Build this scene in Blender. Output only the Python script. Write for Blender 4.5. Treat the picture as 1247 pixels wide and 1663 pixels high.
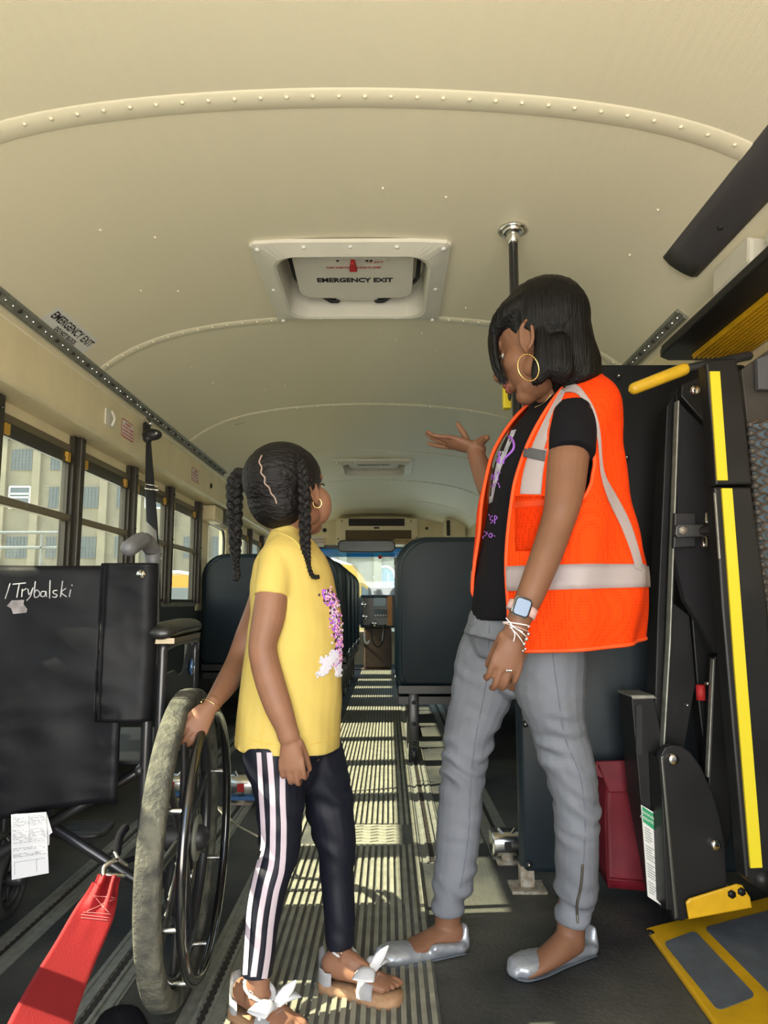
import bpy, bmesh, math, random
from mathutils import Vector, Matrix, noise
from mathutils.bvhtree import BVHTree
V = Vector
random.seed(7)
for o in list(bpy.data.objects): bpy.data.objects.remove(o)
SC = bpy.context.scene
COL = SC.collection

# ------------------------------------------------------------------ camera
CH = 0.83; PITCH = math.radians(7.17); YAW = 0.0056; F = 1180.0
cam = bpy.data.cameras.new('camera'); cam.sensor_fit = 'VERTICAL'; cam.sensor_height = 24; cam.sensor_width = 24
cam.lens = F/1663*24; cam.clip_start = 0.02; cam.clip_end = 400
camo = bpy.data.objects.new('camera', cam); COL.objects.link(camo)
camo.location = (0, 0, CH); camo.rotation_euler = (math.pi/2+PITCH, 0, YAW); SC.camera = camo
# ------------------------------------------------------------------ light
SUN_E = 11.0; SKY_E = 2.5; EXPO = 1.25
SC.view_settings.view_transform = 'Standard'; SC.view_settings.look = 'None'
SC.view_settings.gamma = 1; SC.view_settings.use_curve_mapping = False; SC.view_settings.exposure = EXPO
w = bpy.data.worlds.new('sky'); SC.world = w; w.use_nodes = True
nt = w.node_tree; nt.nodes.clear()
out = nt.nodes.new('ShaderNodeOutputWorld'); bg = nt.nodes.new('ShaderNodeBackground')
tc = nt.nodes.new('ShaderNodeTexCoord'); sp = nt.nodes.new('ShaderNodeSeparateXYZ'); cr = nt.nodes.new('ShaderNodeValToRGB')
cr.color_ramp.elements[0].position = 0.0; cr.color_ramp.elements[0].color = (.92, .84, .66, 1)
cr.color_ramp.elements[1].position = 0.6; cr.color_ramp.elements[1].color = (.36, .50, .72, 1)
e = cr.color_ramp.elements.new(.15); e.color = (.74, .78, .80, 1)
nt.links.new(tc.outputs['Generated'], sp.inputs[0]); nt.links.new(sp.outputs['Z'], cr.inputs[0])
nt.links.new(cr.outputs[0], bg.inputs['Color']); bg.inputs['Strength'].default_value = SKY_E
nt.links.new(bg.outputs[0], out.inputs[0])
sl = bpy.data.lights.new('sun', 'SUN'); sl.energy = SUN_E; sl.angle = 0.009; sl.color = (1, .91, .72)
so = bpy.data.objects.new('sun', sl); COL.objects.link(so)
so.rotation_euler = V((1, .095, -.826)).to_track_quat('-Z', 'Y').to_euler()
# added fill lamp behind the camera, standing in for daylight by the rear doorway
al = bpy.data.lights.new('rear_doorway_fill', 'AREA'); al.shape = 'RECTANGLE'; al.size = 2.3; al.size_y = 1.6
al.energy = 36; al.color = (1, .96, .90)
ao = bpy.data.objects.new('rear_doorway_fill', al); COL.objects.link(ao)
ao.location = (-.1, -1.1, .75); ao.rotation_euler = (math.radians(116), 0, 0)   # fill lamp set low and tilted up to brighten the ceiling

# ------------------------------------------------------------------ projection helpers
cp, sn = math.cos(PITCH), math.sin(PITCH); cy_, sy_ = math.cos(YAW), math.sin(YAW)
CAM = V((0, 0, CH))
def ray(x, y):
    a = (x-623.5)/F; u = (831.5-y)/F
    X, Y, Z = a, cp-u*sn, sn+u*cp
    return V((X*cy_-Y*sy_, X*sy_+Y*cy_, Z))
def W(x, y, Y): d = ray(x, y); return CAM+d*(Y/d.y)
def WX(x, y, X): d = ray(x, y); return CAM+d*(X/d.x)
def WZ(x, y, z=0.0): d = ray(x, y); return CAM+d*((z-CH)/d.z)
FWD = ray(623.5, 831.5).normalized()
def mp(p): return (V(p)-CAM).dot(FWD)/F          # metres per pixel at a point
def proj(p):
    d = V(p)-CAM; X = d.x*cy_+d.y*sy_; Y = -d.x*sy_+d.y*cy_
    zc = Y*cp+d.z*sn; u = d.z*cp-Y*sn
    return 623.5+F*X/zc, 831.5-F*u/zc

# ------------------------------------------------------------------ materials
def mat(name, col, rough=.5, metal=0, var=0, vscale=8, bump=0, bscale=60, col2=None, detail=3, spec=None, stretch=None, coat=0, emit=0, sss=0, sheen=0):
    m = bpy.data.materials.new(name); m.use_nodes = True; t = m.node_tree; b = t.nodes['Principled BSDF']
    b.inputs['Base Color'].default_value = (*col, 1); b.inputs['Roughness'].default_value = rough; b.inputs['Metallic'].default_value = metal
    if spec is not None: b.inputs['Specular IOR Level'].default_value = spec
    if coat: b.inputs['Coat Weight'].default_value = coat; b.inputs['Coat Roughness'].default_value = .15
    if sss: b.inputs['Subsurface Weight'].default_value = sss; b.inputs['Subsurface Radius'].default_value = (.012, .005, .003)
    if sheen: b.inputs['Sheen Weight'].default_value = sheen
    if emit: b.inputs['Emission Color'].default_value = (*col, 1); b.inputs['Emission Strength'].default_value = emit
    c = t.nodes.new('ShaderNodeTexCoord'); src = c.outputs['Object']
    if stretch:
        mm = t.nodes.new('ShaderNodeMapping'); mm.inputs['Scale'].default_value = stretch; t.links.new(src, mm.inputs[0]); src = mm.outputs[0]
    if var or col2:
        n = t.nodes.new('ShaderNodeTexNoise'); n.inputs['Scale'].default_value = vscale; n.inputs['Detail'].default_value = detail
        t.links.new(src, n.inputs['Vector'])
        r = t.nodes.new('ShaderNodeValToRGB'); r.color_ramp.elements[0].position = .35; r.color_ramp.elements[1].position = .68
        c2 = col2 if col2 else tuple(min(1, k*(1+var)) for k in col); c1 = col if col2 else tuple(k*(1-var) for k in col)
        r.color_ramp.elements[0].color = (*c1, 1); r.color_ramp.elements[1].color = (*c2, 1)
        t.links.new(n.outputs['Fac'], r.inputs[0]); t.links.new(r.outputs[0], b.inputs['Base Color'])
    if bump:
        n2 = t.nodes.new('ShaderNodeTexNoise'); n2.inputs['Scale'].default_value = bscale; n2.inputs['Detail'].default_value = 4
        t.links.new(src, n2.inputs['Vector'])
        bp = t.nodes.new('ShaderNodeBump'); bp.inputs['Strength'].default_value = bump; bp.inputs['Distance'].default_value = .01
        t.links.new(n2.outputs['Fac'], bp.inputs['Height']); t.links.new(bp.outputs[0], b.inputs['Normal'])
    return m
def dots_bump(m, scale, strength=.4, dark=None, thr=.35):
    t = m.node_tree; b = t.nodes['Principled BSDF']; c = t.nodes.new('ShaderNodeTexCoord')
    v = t.nodes.new('ShaderNodeTexVoronoi'); v.inputs['Scale'].default_value = scale; v.inputs['Randomness'].default_value = .15
    t.links.new(c.outputs['Object'], v.inputs['Vector'])
    r = t.nodes.new('ShaderNodeValToRGB'); r.color_ramp.elements[0].position = thr-.1; r.color_ramp.elements[1].position = thr
    t.links.new(v.outputs['Distance'], r.inputs[0])
    bp = t.nodes.new('ShaderNodeBump'); bp.inputs['Strength'].default_value = strength; bp.inputs['Distance'].default_value = .003
    t.links.new(r.outputs[0], bp.inputs['Height']); t.links.new(bp.outputs[0], b.inputs['Normal'])
    if dark:
        mx = t.nodes.new('ShaderNodeMix'); mx.data_type = 'RGBA'; mx.inputs[6].default_value = (*dark, 1); mx.inputs[7].default_value = b.inputs['Base Color'].default_value
        t.links.new(r.outputs[0], mx.inputs[0]); t.links.new(mx.outputs[2], b.inputs['Base Color'])
    return m
def glass_mat(name, tint=(.90, .93, .88), refl=.08, dirt=.06):
    m = bpy.data.materials.new(name); m.use_nodes = True; t = m.node_tree; t.nodes.clear()
    o = t.nodes.new('ShaderNodeOutputMaterial'); tr = t.nodes.new('ShaderNodeBsdfTransparent'); tr.inputs[0].default_value = (*tint, 1)
    g = t.nodes.new('ShaderNodeBsdfGlossy'); g.inputs['Roughness'].default_value = .03
    d = t.nodes.new('ShaderNodeBsdfDiffuse'); d.inputs[0].default_value = (.8, .8, .75, 1)
    m1 = t.nodes.new('ShaderNodeMixShader'); m1.inputs[0].default_value = refl
    m2 = t.nodes.new('ShaderNodeMixShader')
    c = t.nodes.new('ShaderNodeTexCoord'); n = t.nodes.new('ShaderNodeTexNoise'); n.inputs['Scale'].default_value = 3; n.inputs['Detail'].default_value = 6
    ma = t.nodes.new('ShaderNodeMath'); ma.operation = 'MULTIPLY'; ma.inputs[1].default_value = dirt*2
    t.links.new(c.outputs['Object'], n.inputs['Vector']); t.links.new(n.outputs['Fac'], ma.inputs[0]); t.links.new(ma.outputs[0], m2.inputs[0])
    t.links.new(tr.outputs[0], m1.inputs[1]); t.links.new(g.outputs[0], m1.inputs[2])
    t.links.new(m1.outputs[0], m2.inputs[1]); t.links.new(d.outputs[0], m2.inputs[2]); t.links.new(m2.outputs[0], o.inputs[0])
    return m
M = {}
M['ceiling'] = dots_bump(mat('cream_perforated_panel', (.80, .73, .54), .34, spec=.5), 190, .25)
M['cream'] = mat('cream_paint', (.76, .65, .42), .38, var=.06, vscale=5, bump=.03, bscale=20)
M['rib'] = mat('cream_rib_paint', (.84, .77, .58), .35)
M['hatch'] = mat('white_plastic', (.66, .63, .54), .38, var=.03)
M['rubber'] = mat('dark_floor_rubber', (.014, .016, .019), .62, col2=(.085, .083, .068), vscale=2.6, detail=9, bump=.25, bscale=90)
M['runner'] = mat('ribbed_runner_rubber', (.065, .066, .062), .65, col2=(.13, .13, .11), vscale=14, detail=8)
M['runner_top'] = mat('worn_rib_tops', (.30, .29, .22), .7, col2=(.20, .195, .155), vscale=20, detail=6)
M['black'] = mat('black_metal', (.018, .018, .02), .32, metal=.0, coat=.3)
M['frame_blk'] = mat('window_frame_dark', (.045, .038, .028), .38, metal=.4)
M['lift'] = mat('lift_black_steel', (.010, .010, .0105), .45, var=.3, vscale=6, spec=.3)
M['felt'] = mat('black_felt', (.010, .010, .012), .95, bump=.3, bscale=300)
M['plastic'] = mat('black_plastic', (.02, .02, .022), .45)
M['alu'] = mat('aluminium', (.30, .30, .26), .5, metal=.55, var=.15, vscale=40)
M['chrome'] = mat('chrome', (.7, .7, .68), .22, metal=1)
M['rust'] = mat('stained_steel', (.30, .24, .17), .6, metal=.4, col2=(.5, .48, .42), vscale=60)
M['vinyl'] = mat('slate_vinyl', (.012, .021, .029), .45, spec=.35, var=.12, vscale=4, bump=.08, bscale=25)
M['vinyl_edge'] = mat('slate_vinyl_side', (.013, .025, .033), .4, spec=.4, bump=.1, bscale=30)
M['panel'] = mat('charcoal_barrier_vinyl', (.009, .010, .0115), .5, spec=.25, bump=.04, bscale=200)
M['pad'] = mat('grey_header_vinyl', (.060, .055, .060), .5, bump=.1, bscale=12)
M['wall'] = mat('grey_green_wall', (.035, .042, .040), .5, var=.1)
M['nylon'] = mat('black_nylon', (.0045, .0047, .0065), .5, spec=.18, var=.05, vscale=5, bump=.12, bscale=12)
M['tyre'] = mat('dusty_grey_tyre', (.040, .040, .034), .9, col2=(.12, .115, .085), vscale=30, detail=8, bump=.5, bscale=120)
M['tyre_blk'] = mat('black_tyre', (.02, .02, .02), .6, bump=.1, bscale=60)
M['red'] = mat('red_webbing', (.30, .006, .010), .7, bump=.2, bscale=400, var=.06)
M['redbag'] = mat('red_vinyl_bag', (.17, .008, .018), .5, var=.15, vscale=12, bump=.15, bscale=14)
M['paper'] = mat('white_paper', (.55, .55, .57), .7)
M['white'] = mat('white_sticker', (.74, .73, .68), .5)
M['ink'] = mat('black_ink', (.01, .01, .012), .6)
M['redink'] = mat('red_ink', (.45, .02, .02), .6)
M['green'] = mat('green_label', (.02, .30, .12), .5)
M['yellow'] = mat('yellow_paint', (.62, .35, .008), .42, var=.12, vscale=14, detail=6)
M['tape'] = mat('yellow_tape', (.68, .56, .02), .45)
M['grip'] = mat('yellow_rubber_grip', (.66, .40, .02), .38, var=.1, vscale=30)
M['grit'] = mat('grey_grit', (.085, .098, .115), .85, bump=.5, bscale=400, var=.15, vscale=20)
M['skin_w'] = mat('warm_brown_skin', (.180, .083, .046), .55, spec=.35, var=.08, vscale=18, sss=.08, bump=.04, bscale=250)
M['skin_g'] = mat('light_brown_skin', (.225, .107, .062), .55, spec=.35, var=.07, vscale=18, sss=.08, bump=.03, bscale=250)
M['nail'] = mat('nail', (.62, .38, .30), .25)
M['lip'] = mat('lips', (.30, .09, .07), .4)
M['eyewhite'] = mat('eye_white', (.7, .68, .62), .25)
M['iris'] = mat('dark_iris', (.02, .01, .008), .15)
M['hair'] = mat('black_hair', (.002, .0016, .0018), .5, spec=.22, bump=.5, bscale=90, stretch=(3, 3, .12))
M['hair_g'] = mat('dark_brown_hair', (.0045, .0034, .0038), .5, spec=.25, bump=.7, bscale=70, stretch=(.5, 2, 2))
M['braid'] = mat('braided_hair', (.004, .003, .0035), .42, spec=.3, bump=.6, bscale=220)
M['scalp'] = mat('scalp', (.27, .185, .145), .6)
M['gold'] = mat('gold', (.85, .62, .25), .25, metal=1)
M['silver'] = mat('silver', (.8, .8, .8), .2, metal=1)
M['vest'] = dots_bump(mat('orange_mesh_fabric', (.85, .052, .002), .85, spec=.15), 150, .5, dark=(.62, .03, .002), thr=.32)
M['vest_solid'] = mat('orange_fabric', (.85, .075, .006), .7)
M['reflect'] = mat('white_reflective_tape', (.62, .56, .56), .38, bump=.12, bscale=22)
M['reflect_grey'] = mat('grey_reflective_tape', (.16, .16, .17), .45, bump=.3, bscale=60)
M['tee_blk'] = mat('black_cotton', (.0045, .004, .0065), .9, spec=.2, bump=.1, bscale=200)
M['purple'] = mat('purple_print', (.30, .10, .52), .6)
M['grey_print'] = mat('grey_print', (.42, .42, .50), .7, var=.4, vscale=30)
M['jeans'] = mat('light_grey_denim', (.150, .160, .185), .8, var=.12, vscale=7, bump=.2, bscale=260, detail=6)
M['seam'] = mat('denim_seam', (.12, .135, .17), .8)
M['zip'] = mat('zip_metal', (.12, .11, .09), .4, metal=.6)
M['flat'] = mat('silver_leather', (.36, .38, .42), .36, metal=.5, bump=.15, bscale=90)
M['tee_yel'] = mat('yellow_cotton', (.52, .385, .095), .85, bump=.12, bscale=220, var=.04, vscale=9)
M['track'] = mat('navy_tricot', (.005, .006, .013), .6, spec=.3, bump=.1, bscale=30)
M['stripe'] = mat('pale_stripe', (.48, .40, .45), .6)
M['sandal'] = mat('white_leather', (.58, .58, .60), .45, bump=.1, bscale=90)
M['cork'] = mat('cork_sole', (.26, .14, .07), .7, col2=(.36, .21, .11), vscale=60)
M['seq1'] = mat('purple_sequin', (.40, .12, .62), .2, metal=.5)
M['seq2'] = mat('pink_sequin', (.78, .35, .55), .2, metal=.5)
M['seq3'] = mat('white_sequin', (.48, .46, .52), .35, metal=.2)
M['seq4'] = mat('black_sequin', (.03, .01, .03), .2)
M['glass'] = glass_mat('window_glass')
M['wind'] = glass_mat('windshield_glass', (.85, .95, .97), .04, .035)
M['tint'] = mat('blue_tint_band', (.02, .16, .30), .3)
M['stone'] = mat('pale_stone', (.27, .24, .165), .9, col2=(.195, .175, .13), vscale=.5, detail=9)
M['stonewin'] = mat('dark_window', (.10, .13, .15), .3)
M['barsm'] = mat('window_bars', (.17, .18, .17), .6)
M['asphalt'] = mat('asphalt', (.24, .22, .17), .9, var=.15, vscale=2, detail=8)
M['busyel'] = mat('school_bus_yellow', (.50, .25, .012), .4)
M['watch_screen'] = mat('watch_screen', (.06, .13, .26), .15)
M['pink'] = mat('pink_silicone', (.62, .42, .40), .5)
M['white_cord'] = mat('white_cord', (.8, .78, .78), .6)
M['brown'] = mat('brown_panel', (.06, .035, .022), .5, var=.2)
M['amber'] = mat('amber_plastic', (.55, .30, .03), .35)
M['mirror'] = mat('mirror_glass', (.07, .08, .09), .25, metal=.3)
M['label_edge'] = mat('label_red', (.40, .03, .03), .5)
M['blue'] = mat('blue_plastic', (.05, .16, .40), .4)
M['handle_foam'] = mat('grey_handle_rubber', (.10, .10, .105), .5, bump=.2, bscale=40)
M['chalk'] = mat('silver_marker', (.36, .36, .38), .6)
M['grille'] = mat('dark_grille', (.02, .015, .012), .6)

# ------------------------------------------------------------------ object helpers
WP = {}
def tag(o, label=None, cat=None, group=None, kind=None):
    if label: o['label'] = label
    if cat: o['category'] = cat
    if group: o['group'] = group
    if kind: o['kind'] = kind
    return o
def thing(name, loc, label, cat, group=None):
    o = bpy.data.objects.new(name, None); COL.objects.link(o); o.location = loc; o.empty_display_size = .1
    WP[o.name] = V(loc); return tag(o, label, cat, group)
def obj(name, bm, m, parent=None, smooth=True, label=None):
    bm.normal_update()
    if parent is not None: org = WP[parent.name]
    else:
        xs = [v.co for v in bm.verts]
        org = V(((min(v.x for v in xs)+max(v.x for v in xs))/2, (min(v.y for v in xs)+max(v.y for v in xs))/2, min(v.z for v in xs)))
    bmesh.ops.translate(bm, verts=bm.verts, vec=-org)
    me = bpy.data.meshes.new(name); bm.to_mesh(me); bm.free()
    for f in me.polygons: f.use_smooth = smooth
    for mm in (m if isinstance(m, (list, tuple)) else [m]): me.materials.append(mm)
    o = bpy.data.objects.new(name, me); COL.objects.link(o); WP[o.name] = org
    if parent is not None: o.parent = parent
    else: o.location = org
    if label: o['label'] = label
    return o
def merge(pairs):
    out_ = NB(); ms = []
    for k, (bb, m_) in enumerate(pairs):
        for f in bb.faces: f.material_index = k
        me = bpy.data.meshes.new('t'); bb.to_mesh(me); bb.free(); out_.from_mesh(me); bpy.data.meshes.remove(me); ms.append(m_)
    return out_, ms
def struct(name, bm, m, smooth=False):
    o = obj(name, bm, m, None, smooth); o['kind'] = 'structure'; return o
def one(name, bm, m, label, cat, group=None, smooth=False):
    return tag(obj(name, bm, m, None, smooth), label, cat, group)
def dup(root, loc, label=None, group=None, rz=None):
    r = root.copy(); COL.objects.link(r); r.location = loc; WP[r.name] = V(loc)
    if rz is not None: r.rotation_euler.z = rz
    if label: r['label'] = label
    if group: r['group'] = group
    for ch in list(root.children):
        c = ch.copy(); COL.objects.link(c); c.parent = r; WP[c.name] = V(loc)
        for g in ch.children:
            d = g.copy(); COL.objects.link(d); d.parent = c
    return r
NB = bmesh.new
def box(bm, a, b, bev=0):
    x0, x1 = sorted((a[0], b[0])); y0, y1 = sorted((a[1], b[1])); z0, z1 = sorted((a[2], b[2]))
    vs = [bm.verts.new(p) for p in ((x0,y0,z0),(x1,y0,z0),(x1,y1,z0),(x0,y1,z0),(x0,y0,z1),(x1,y0,z1),(x1,y1,z1),(x0,y1,z1))]
    fs = [bm.faces.new([vs[i] for i in q]) for q in ((3,2,1,0),(4,5,6,7),(0,1,5,4),(1,2,6,5),(2,3,7,6),(3,0,4,7))]
    if bev: bmesh.ops.bevel(bm, geom=list({e for f in fs for e in f.edges}), offset=bev, segments=2, affect='EDGES', profile=.5)
    return bm
def prism(bm, pts, vec, bev=0, seg=2):
    vec = V(vec); a = [bm.verts.new(p) for p in pts]; b = [bm.verts.new(V(p)+vec) for p in pts]; n = len(pts)
    fs = [bm.faces.new(a), bm.faces.new(b[::-1])]
    for i in range(n): fs.append(bm.faces.new((a[(i+1)%n], a[i], b[i], b[(i+1)%n])))
    bmesh.ops.recalc_face_normals(bm, faces=fs)
    if bev: bmesh.ops.bevel(bm, geom=list({e for f in fs[:2] for e in f.edges}), offset=bev, segments=seg, affect='EDGES', profile=.5)
    return bm
def quad(b, f, u0, v0, u1, v1, off, th=.0004):
    o_ = V((0, -off, 0)); return prism(b, [f(u0, v0)+o_, f(u1, v0)+o_, f(u1, v1)+o_, f(u0, v1)+o_], (0, -th, 0))
def rrect(w, h, r, n=6):
    out = []
    for cx, cz, a0 in ((w/2-r, h/2-r, 0), (-w/2+r, h/2-r, 90), (-w/2+r, -h/2+r, 180), (w/2-r, -h/2+r, 270)):
        for i in range(n+1):
            a = math.radians(a0+90*i/n); out.append((cx+r*math.cos(a), cz+r*math.sin(a)))
    return out
def catmull(pts, n):
    out = []
    P = [pts[0]]+list(pts)+[pts[-1]]
    for i in range(1, len(P)-2):
        for k in range(n):
            t = k/n; a, b, c, d = P[i-1], P[i], P[i+1], P[i+2]
            out.append([.5*(2*b[j]+(c[j]-a[j])*t+(2*a[j]-5*b[j]+4*c[j]-d[j])*t*t+(-a[j]+3*b[j]-3*c[j]+d[j])*t**3) for j in range(len(b))])
    out.append(list(P[-2])); return out
def tube(bm, pts, ra, rb=None, seg=14, ref=(0, 1, 0), n=0, cap=True, closed=False, sq=1.0):
    k = len(pts)
    if not isinstance(ra, (list, tuple)): ra = [ra]*k
    if rb is None: rb = ra
    if not isinstance(rb, (list, tuple)): rb = [rb]*k
    q = [[*p, a, b] for p, a, b in zip(pts, ra, rb)]
    if n: q = catmull(q, n)
    ref = V(ref); P = [V(c[:3]) for c in q]; m = len(P); rings = []
    fr = []
    for i in range(m):
        t = (P[(i+1)%m]-P[i-1]) if closed else (P[min(i+1, m-1)]-P[max(i-1, 0)])
        t = t.normalized() if t.length > 1e-9 else V((0, 0, 1))
        v = ref-t*ref.dot(t)
        if v.length < .08: v = V((1, 0, 0))-t*t.x
        v.normalize(); fr.append((t, v, t.cross(v)))
    se = lambda x: math.copysign(abs(x)**sq, x)
    def ring(p, u, v, a, b): return [bm.verts.new(p+u*(a*se(math.cos(2*math.pi*j/seg)))+v*(b*se(math.sin(2*math.pi*j/seg)))) for j in range(seg)]
    if cap and not closed:
        t, v, u = fr[0]; a, b = q[0][3:5]; r = min(a, b)
        for s in (80, 50, 25): s = math.radians(s); rings.append(ring(P[0]-t*r*math.sin(s), u, v, a*math.cos(s), b*math.cos(s)))
    for i in range(m): rings.append(ring(P[i], fr[i][2], fr[i][1], max(q[i][3], 1e-4), max(q[i][4], 1e-4)))
    if cap and not closed:
        t, v, u = fr[-1]; a, b = q[-1][3:5]; r = min(a, b)
        for s in (25, 50, 80): s = math.radians(s); rings.append(ring(P[-1]+t*r*math.sin(s), u, v, a*math.cos(s), b*math.cos(s)))
    R = len(rings)
    for i in range(R if closed else R-1):
        A, B = rings[i], rings[(i+1)%R]
        for j in range(seg): bm.faces.new((A[j], A[(j+1)%seg], B[(j+1)%seg], B[j]))
    if not closed: bm.faces.new(rings[0][::-1]); bm.faces.new(rings[-1])
    return bm
def ell(bm, c, r, rot=None, seg=20):
    if not isinstance(r, (list, tuple)): r = (r, r, r)
    m = Matrix.Translation(V(c)) @ (rot.to_4x4() if rot else Matrix.Identity(4)) @ Matrix.Diagonal((*r, 1))
    bmesh.ops.create_uvsphere(bm, u_segments=seg, v_segments=max(6, seg//2), radius=1, matrix=m); return bm
def cyl(bm, a, b, r, seg=20):
    return tube(bm, [a, b], r, seg=seg, cap=False)
def fuse(name, bm, voxel, m, parent, it=4, disp=None, label=None, keep=None):
    bmesh.ops.recalc_face_normals(bm, faces=bm.faces)
    me = bpy.data.meshes.new('t'); bm.to_mesh(me); bm.free()
    o = bpy.data.objects.new('t', me); COL.objects.link(o)
    r = o.modifiers.new('r', 'REMESH'); r.mode = 'VOXEL'; r.voxel_size = voxel; r.use_smooth_shade = True
    if it: s = o.modifiers.new('s', 'SMOOTH'); s.iterations = it; s.factor = .5
    dg = bpy.context.evaluated_depsgraph_get(); ev = o.evaluated_get(dg); b2 = bmesh.new(); b2.from_mesh(ev.to_mesh()); ev.to_mesh_clear()
    bpy.data.objects.remove(o); b2.normal_update()
    if disp:
        for v in b2.verts: v.co += v.normal*disp(v.co)
    if keep: bmesh.ops.delete(b2, geom=[v for v in b2.verts if not keep(v.co)], context='VERTS')
    return obj(name, b2, m, parent, True, label)
def text(body, size, o, xd, yd, m, parent=None, name='lettering', bold=0, shear=0, fit=None, lift=.0006):
    c = bpy.data.curves.new('t', 'FONT'); c.body = body; c.size = size; c.extrude = .0003; c.offset = bold; c.shear = shear; c.align_x = 'CENTER'; c.align_y = 'CENTER'; c.resolution_u = 3
    t = bpy.data.objects.new('t', c); COL.objects.link(t)
    dg = bpy.context.evaluated_depsgraph_get(); b = bmesh.new(); b.from_mesh(t.evaluated_get(dg).to_mesh()); bpy.data.objects.remove(t)
    xd, yd = V(xd).normalized(), V(yd).normalized(); nn = xd.cross(yd); sx = 1
    if fit:
        wd = max(v.co.x for v in b.verts)-min(v.co.x for v in b.verts); sx = fit/wd
    for v in b.verts: v.co = V(o)+xd*v.co.x*sx+yd*v.co.y+nn*(v.co.z+lift)
    return obj(name, b, m, parent, False) if parent is not None else b
def bvh(o):
    b = bmesh.new(); b.from_mesh(o.data); bmesh.ops.translate(b, verts=b.verts, vec=WP[o.name]); t = BVHTree.FromBMesh(b); b.free(); return t
def hit(t, x, y, off=.0015):
    d = ray(x, y).normalized(); h = t.ray_cast(CAM, d)
    if h[0] is None: return None
    n = h[1] if h[1].dot(d) < 0 else -h[1]
    return h[0]+n*off
def patch(t, A, B, n=12, m=4, off=.002, bm=None):
    """grid on a surface between two pixel polylines A and B"""
    bm = bm or NB(); A = catmull([list(p) for p in A], 6); B = catmull([list(p) for p in B], 6)
    def at(L, s): s *= len(L)-1; i = min(int(s), len(L)-2); f = s-i; return [L[i][k]*(1-f)+L[i+1][k]*f for k in (0, 1)]
    g = []
    for i in range(n+1):
        a, b = at(A, i/n), at(B, i/n); row = []
        for j in range(m+1):
            p = hit(t, a[0]*(1-j/m)+b[0]*j/m, a[1]*(1-j/m)+b[1]*j/m, off); row.append(bm.verts.new(p) if p else None)
        g.append(row)
    for i in range(n):
        for j in range(m):
            q = (g[i][j], g[i+1][j], g[i+1][j+1], g[i][j+1])
            if all(q):
                if max((q[0].co-q[2].co).length, (q[1].co-q[3].co).length) < .12: bm.faces.new(q)
    return bm
def line_on(t, pts, r, off=.001, bm=None, n=5, seg=6):
    bm = bm or NB(); P = [hit(t, x, y, off) for x, y in catmull([list(p) for p in pts], n)]; P = [p for p in P if p]
    if len(P) > 1: tube(bm, P, r, seg=seg)
    return bm

# ================================================================== THE BUS SHELL
BX = -.11; LW = -1.37; RW = 1.15; YB = -.35; YF = 10.2
def cz(x):                                   # ceiling height at lateral x
    D = abs(x-BX)/1.087; return CH+1.2-1.087*(.11*D*D+.1*D**6)
# floor
b = NB(); box(b, (LW-.05, YB, -.06), (RW+.05, YF, 0)); struct('floor', b, M['rubber'])
# ribbed aisle runner
b = NB(); x0, x1 = -.33, .105; box(b, (x0, YB, 0), (x1, 9.3, .004))
runner = one('aisle_runner', b, M['runner'], 'ribbed black rubber runner down the middle of the bus floor', 'floor mat')
b = NB(); n = 21
for i in range(n):
    x = x0+.012+(x1-x0-.024)*i/(n-1)
    for (ya, yb) in ((YB, 2.62), (2.86, 9.3)): box(b, (x-.0055, ya, .004), (x+.0055, yb, .009))
for x in (x0+.012, x1-.012): box(b, (x-.0055, 2.62, .004), (x+.0055, 2.86, .009))
obj('ribs', b, M['runner_top'], runner, False)
b = NB()
box(b, (-.24, 2.63, .004), (.05, 2.85, .007))
for r_ in range(6):
    P = [(-.235+.0285*k*1.0, 2.65+.034*r_+(.012 if k % 2 else 0), .0085) for k in range(11)]
    tube(b, P, .0035, .002, seg=6, ref=(0, 0, 1))
obj('wavy_patch', b, M['runner_top'], runner, False, 'smooth patch with raised wavy lines')
# floor seat tracks
def track(x, y0, y1, label, z=0):
    b = NB(); box(b, (x-.048, y0, z), (x+.048, y1, z+.003)); 
    for s in (-1, 1): box(b, (x+s*.014-.004, y0, z), (x+s*.014+.004, y1, z+.008)); box(b, (x+s*.038-.003, y0, z), (x+s*.038+.003, y1, z+.006))
    b0 = b
    b = NB(); k = int((y1-y0)/.0254)
    for i in range(k):
        y = y0+.013+i*.0254; bmesh.ops.create_cone(b, cap_ends=True, segments=8, radius1=.0085, radius2=.0085, depth=.002, matrix=Matrix.Translation((x, y, z+.0042)))
        box(b, (x-.005, y, z+.0034), (x+.005, y+.0254, z+.0048))
    bb, ms = merge([(b0, M['alu']), (b, M['grille'])]); one('floor_track', bb, ms, label, 'track', 'aluminium anchor tracks set in the floor')
track(-.92, YB, 9, 'aluminium floor track beneath the wheelchair beside the left wall')
track(-.61, YB, 9, 'aluminium floor track passing under the near wheelchair wheel')
track(-.375, YB, 5.0, 'aluminium floor track next to the left edge of the ribbed runner')
track(.143, 2.46, 9, 'aluminium floor track that starts just right of the ribbed runner')
track(.39, 2.50, 9, 'aluminium floor track ending at the foot of the dark barrier')
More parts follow.
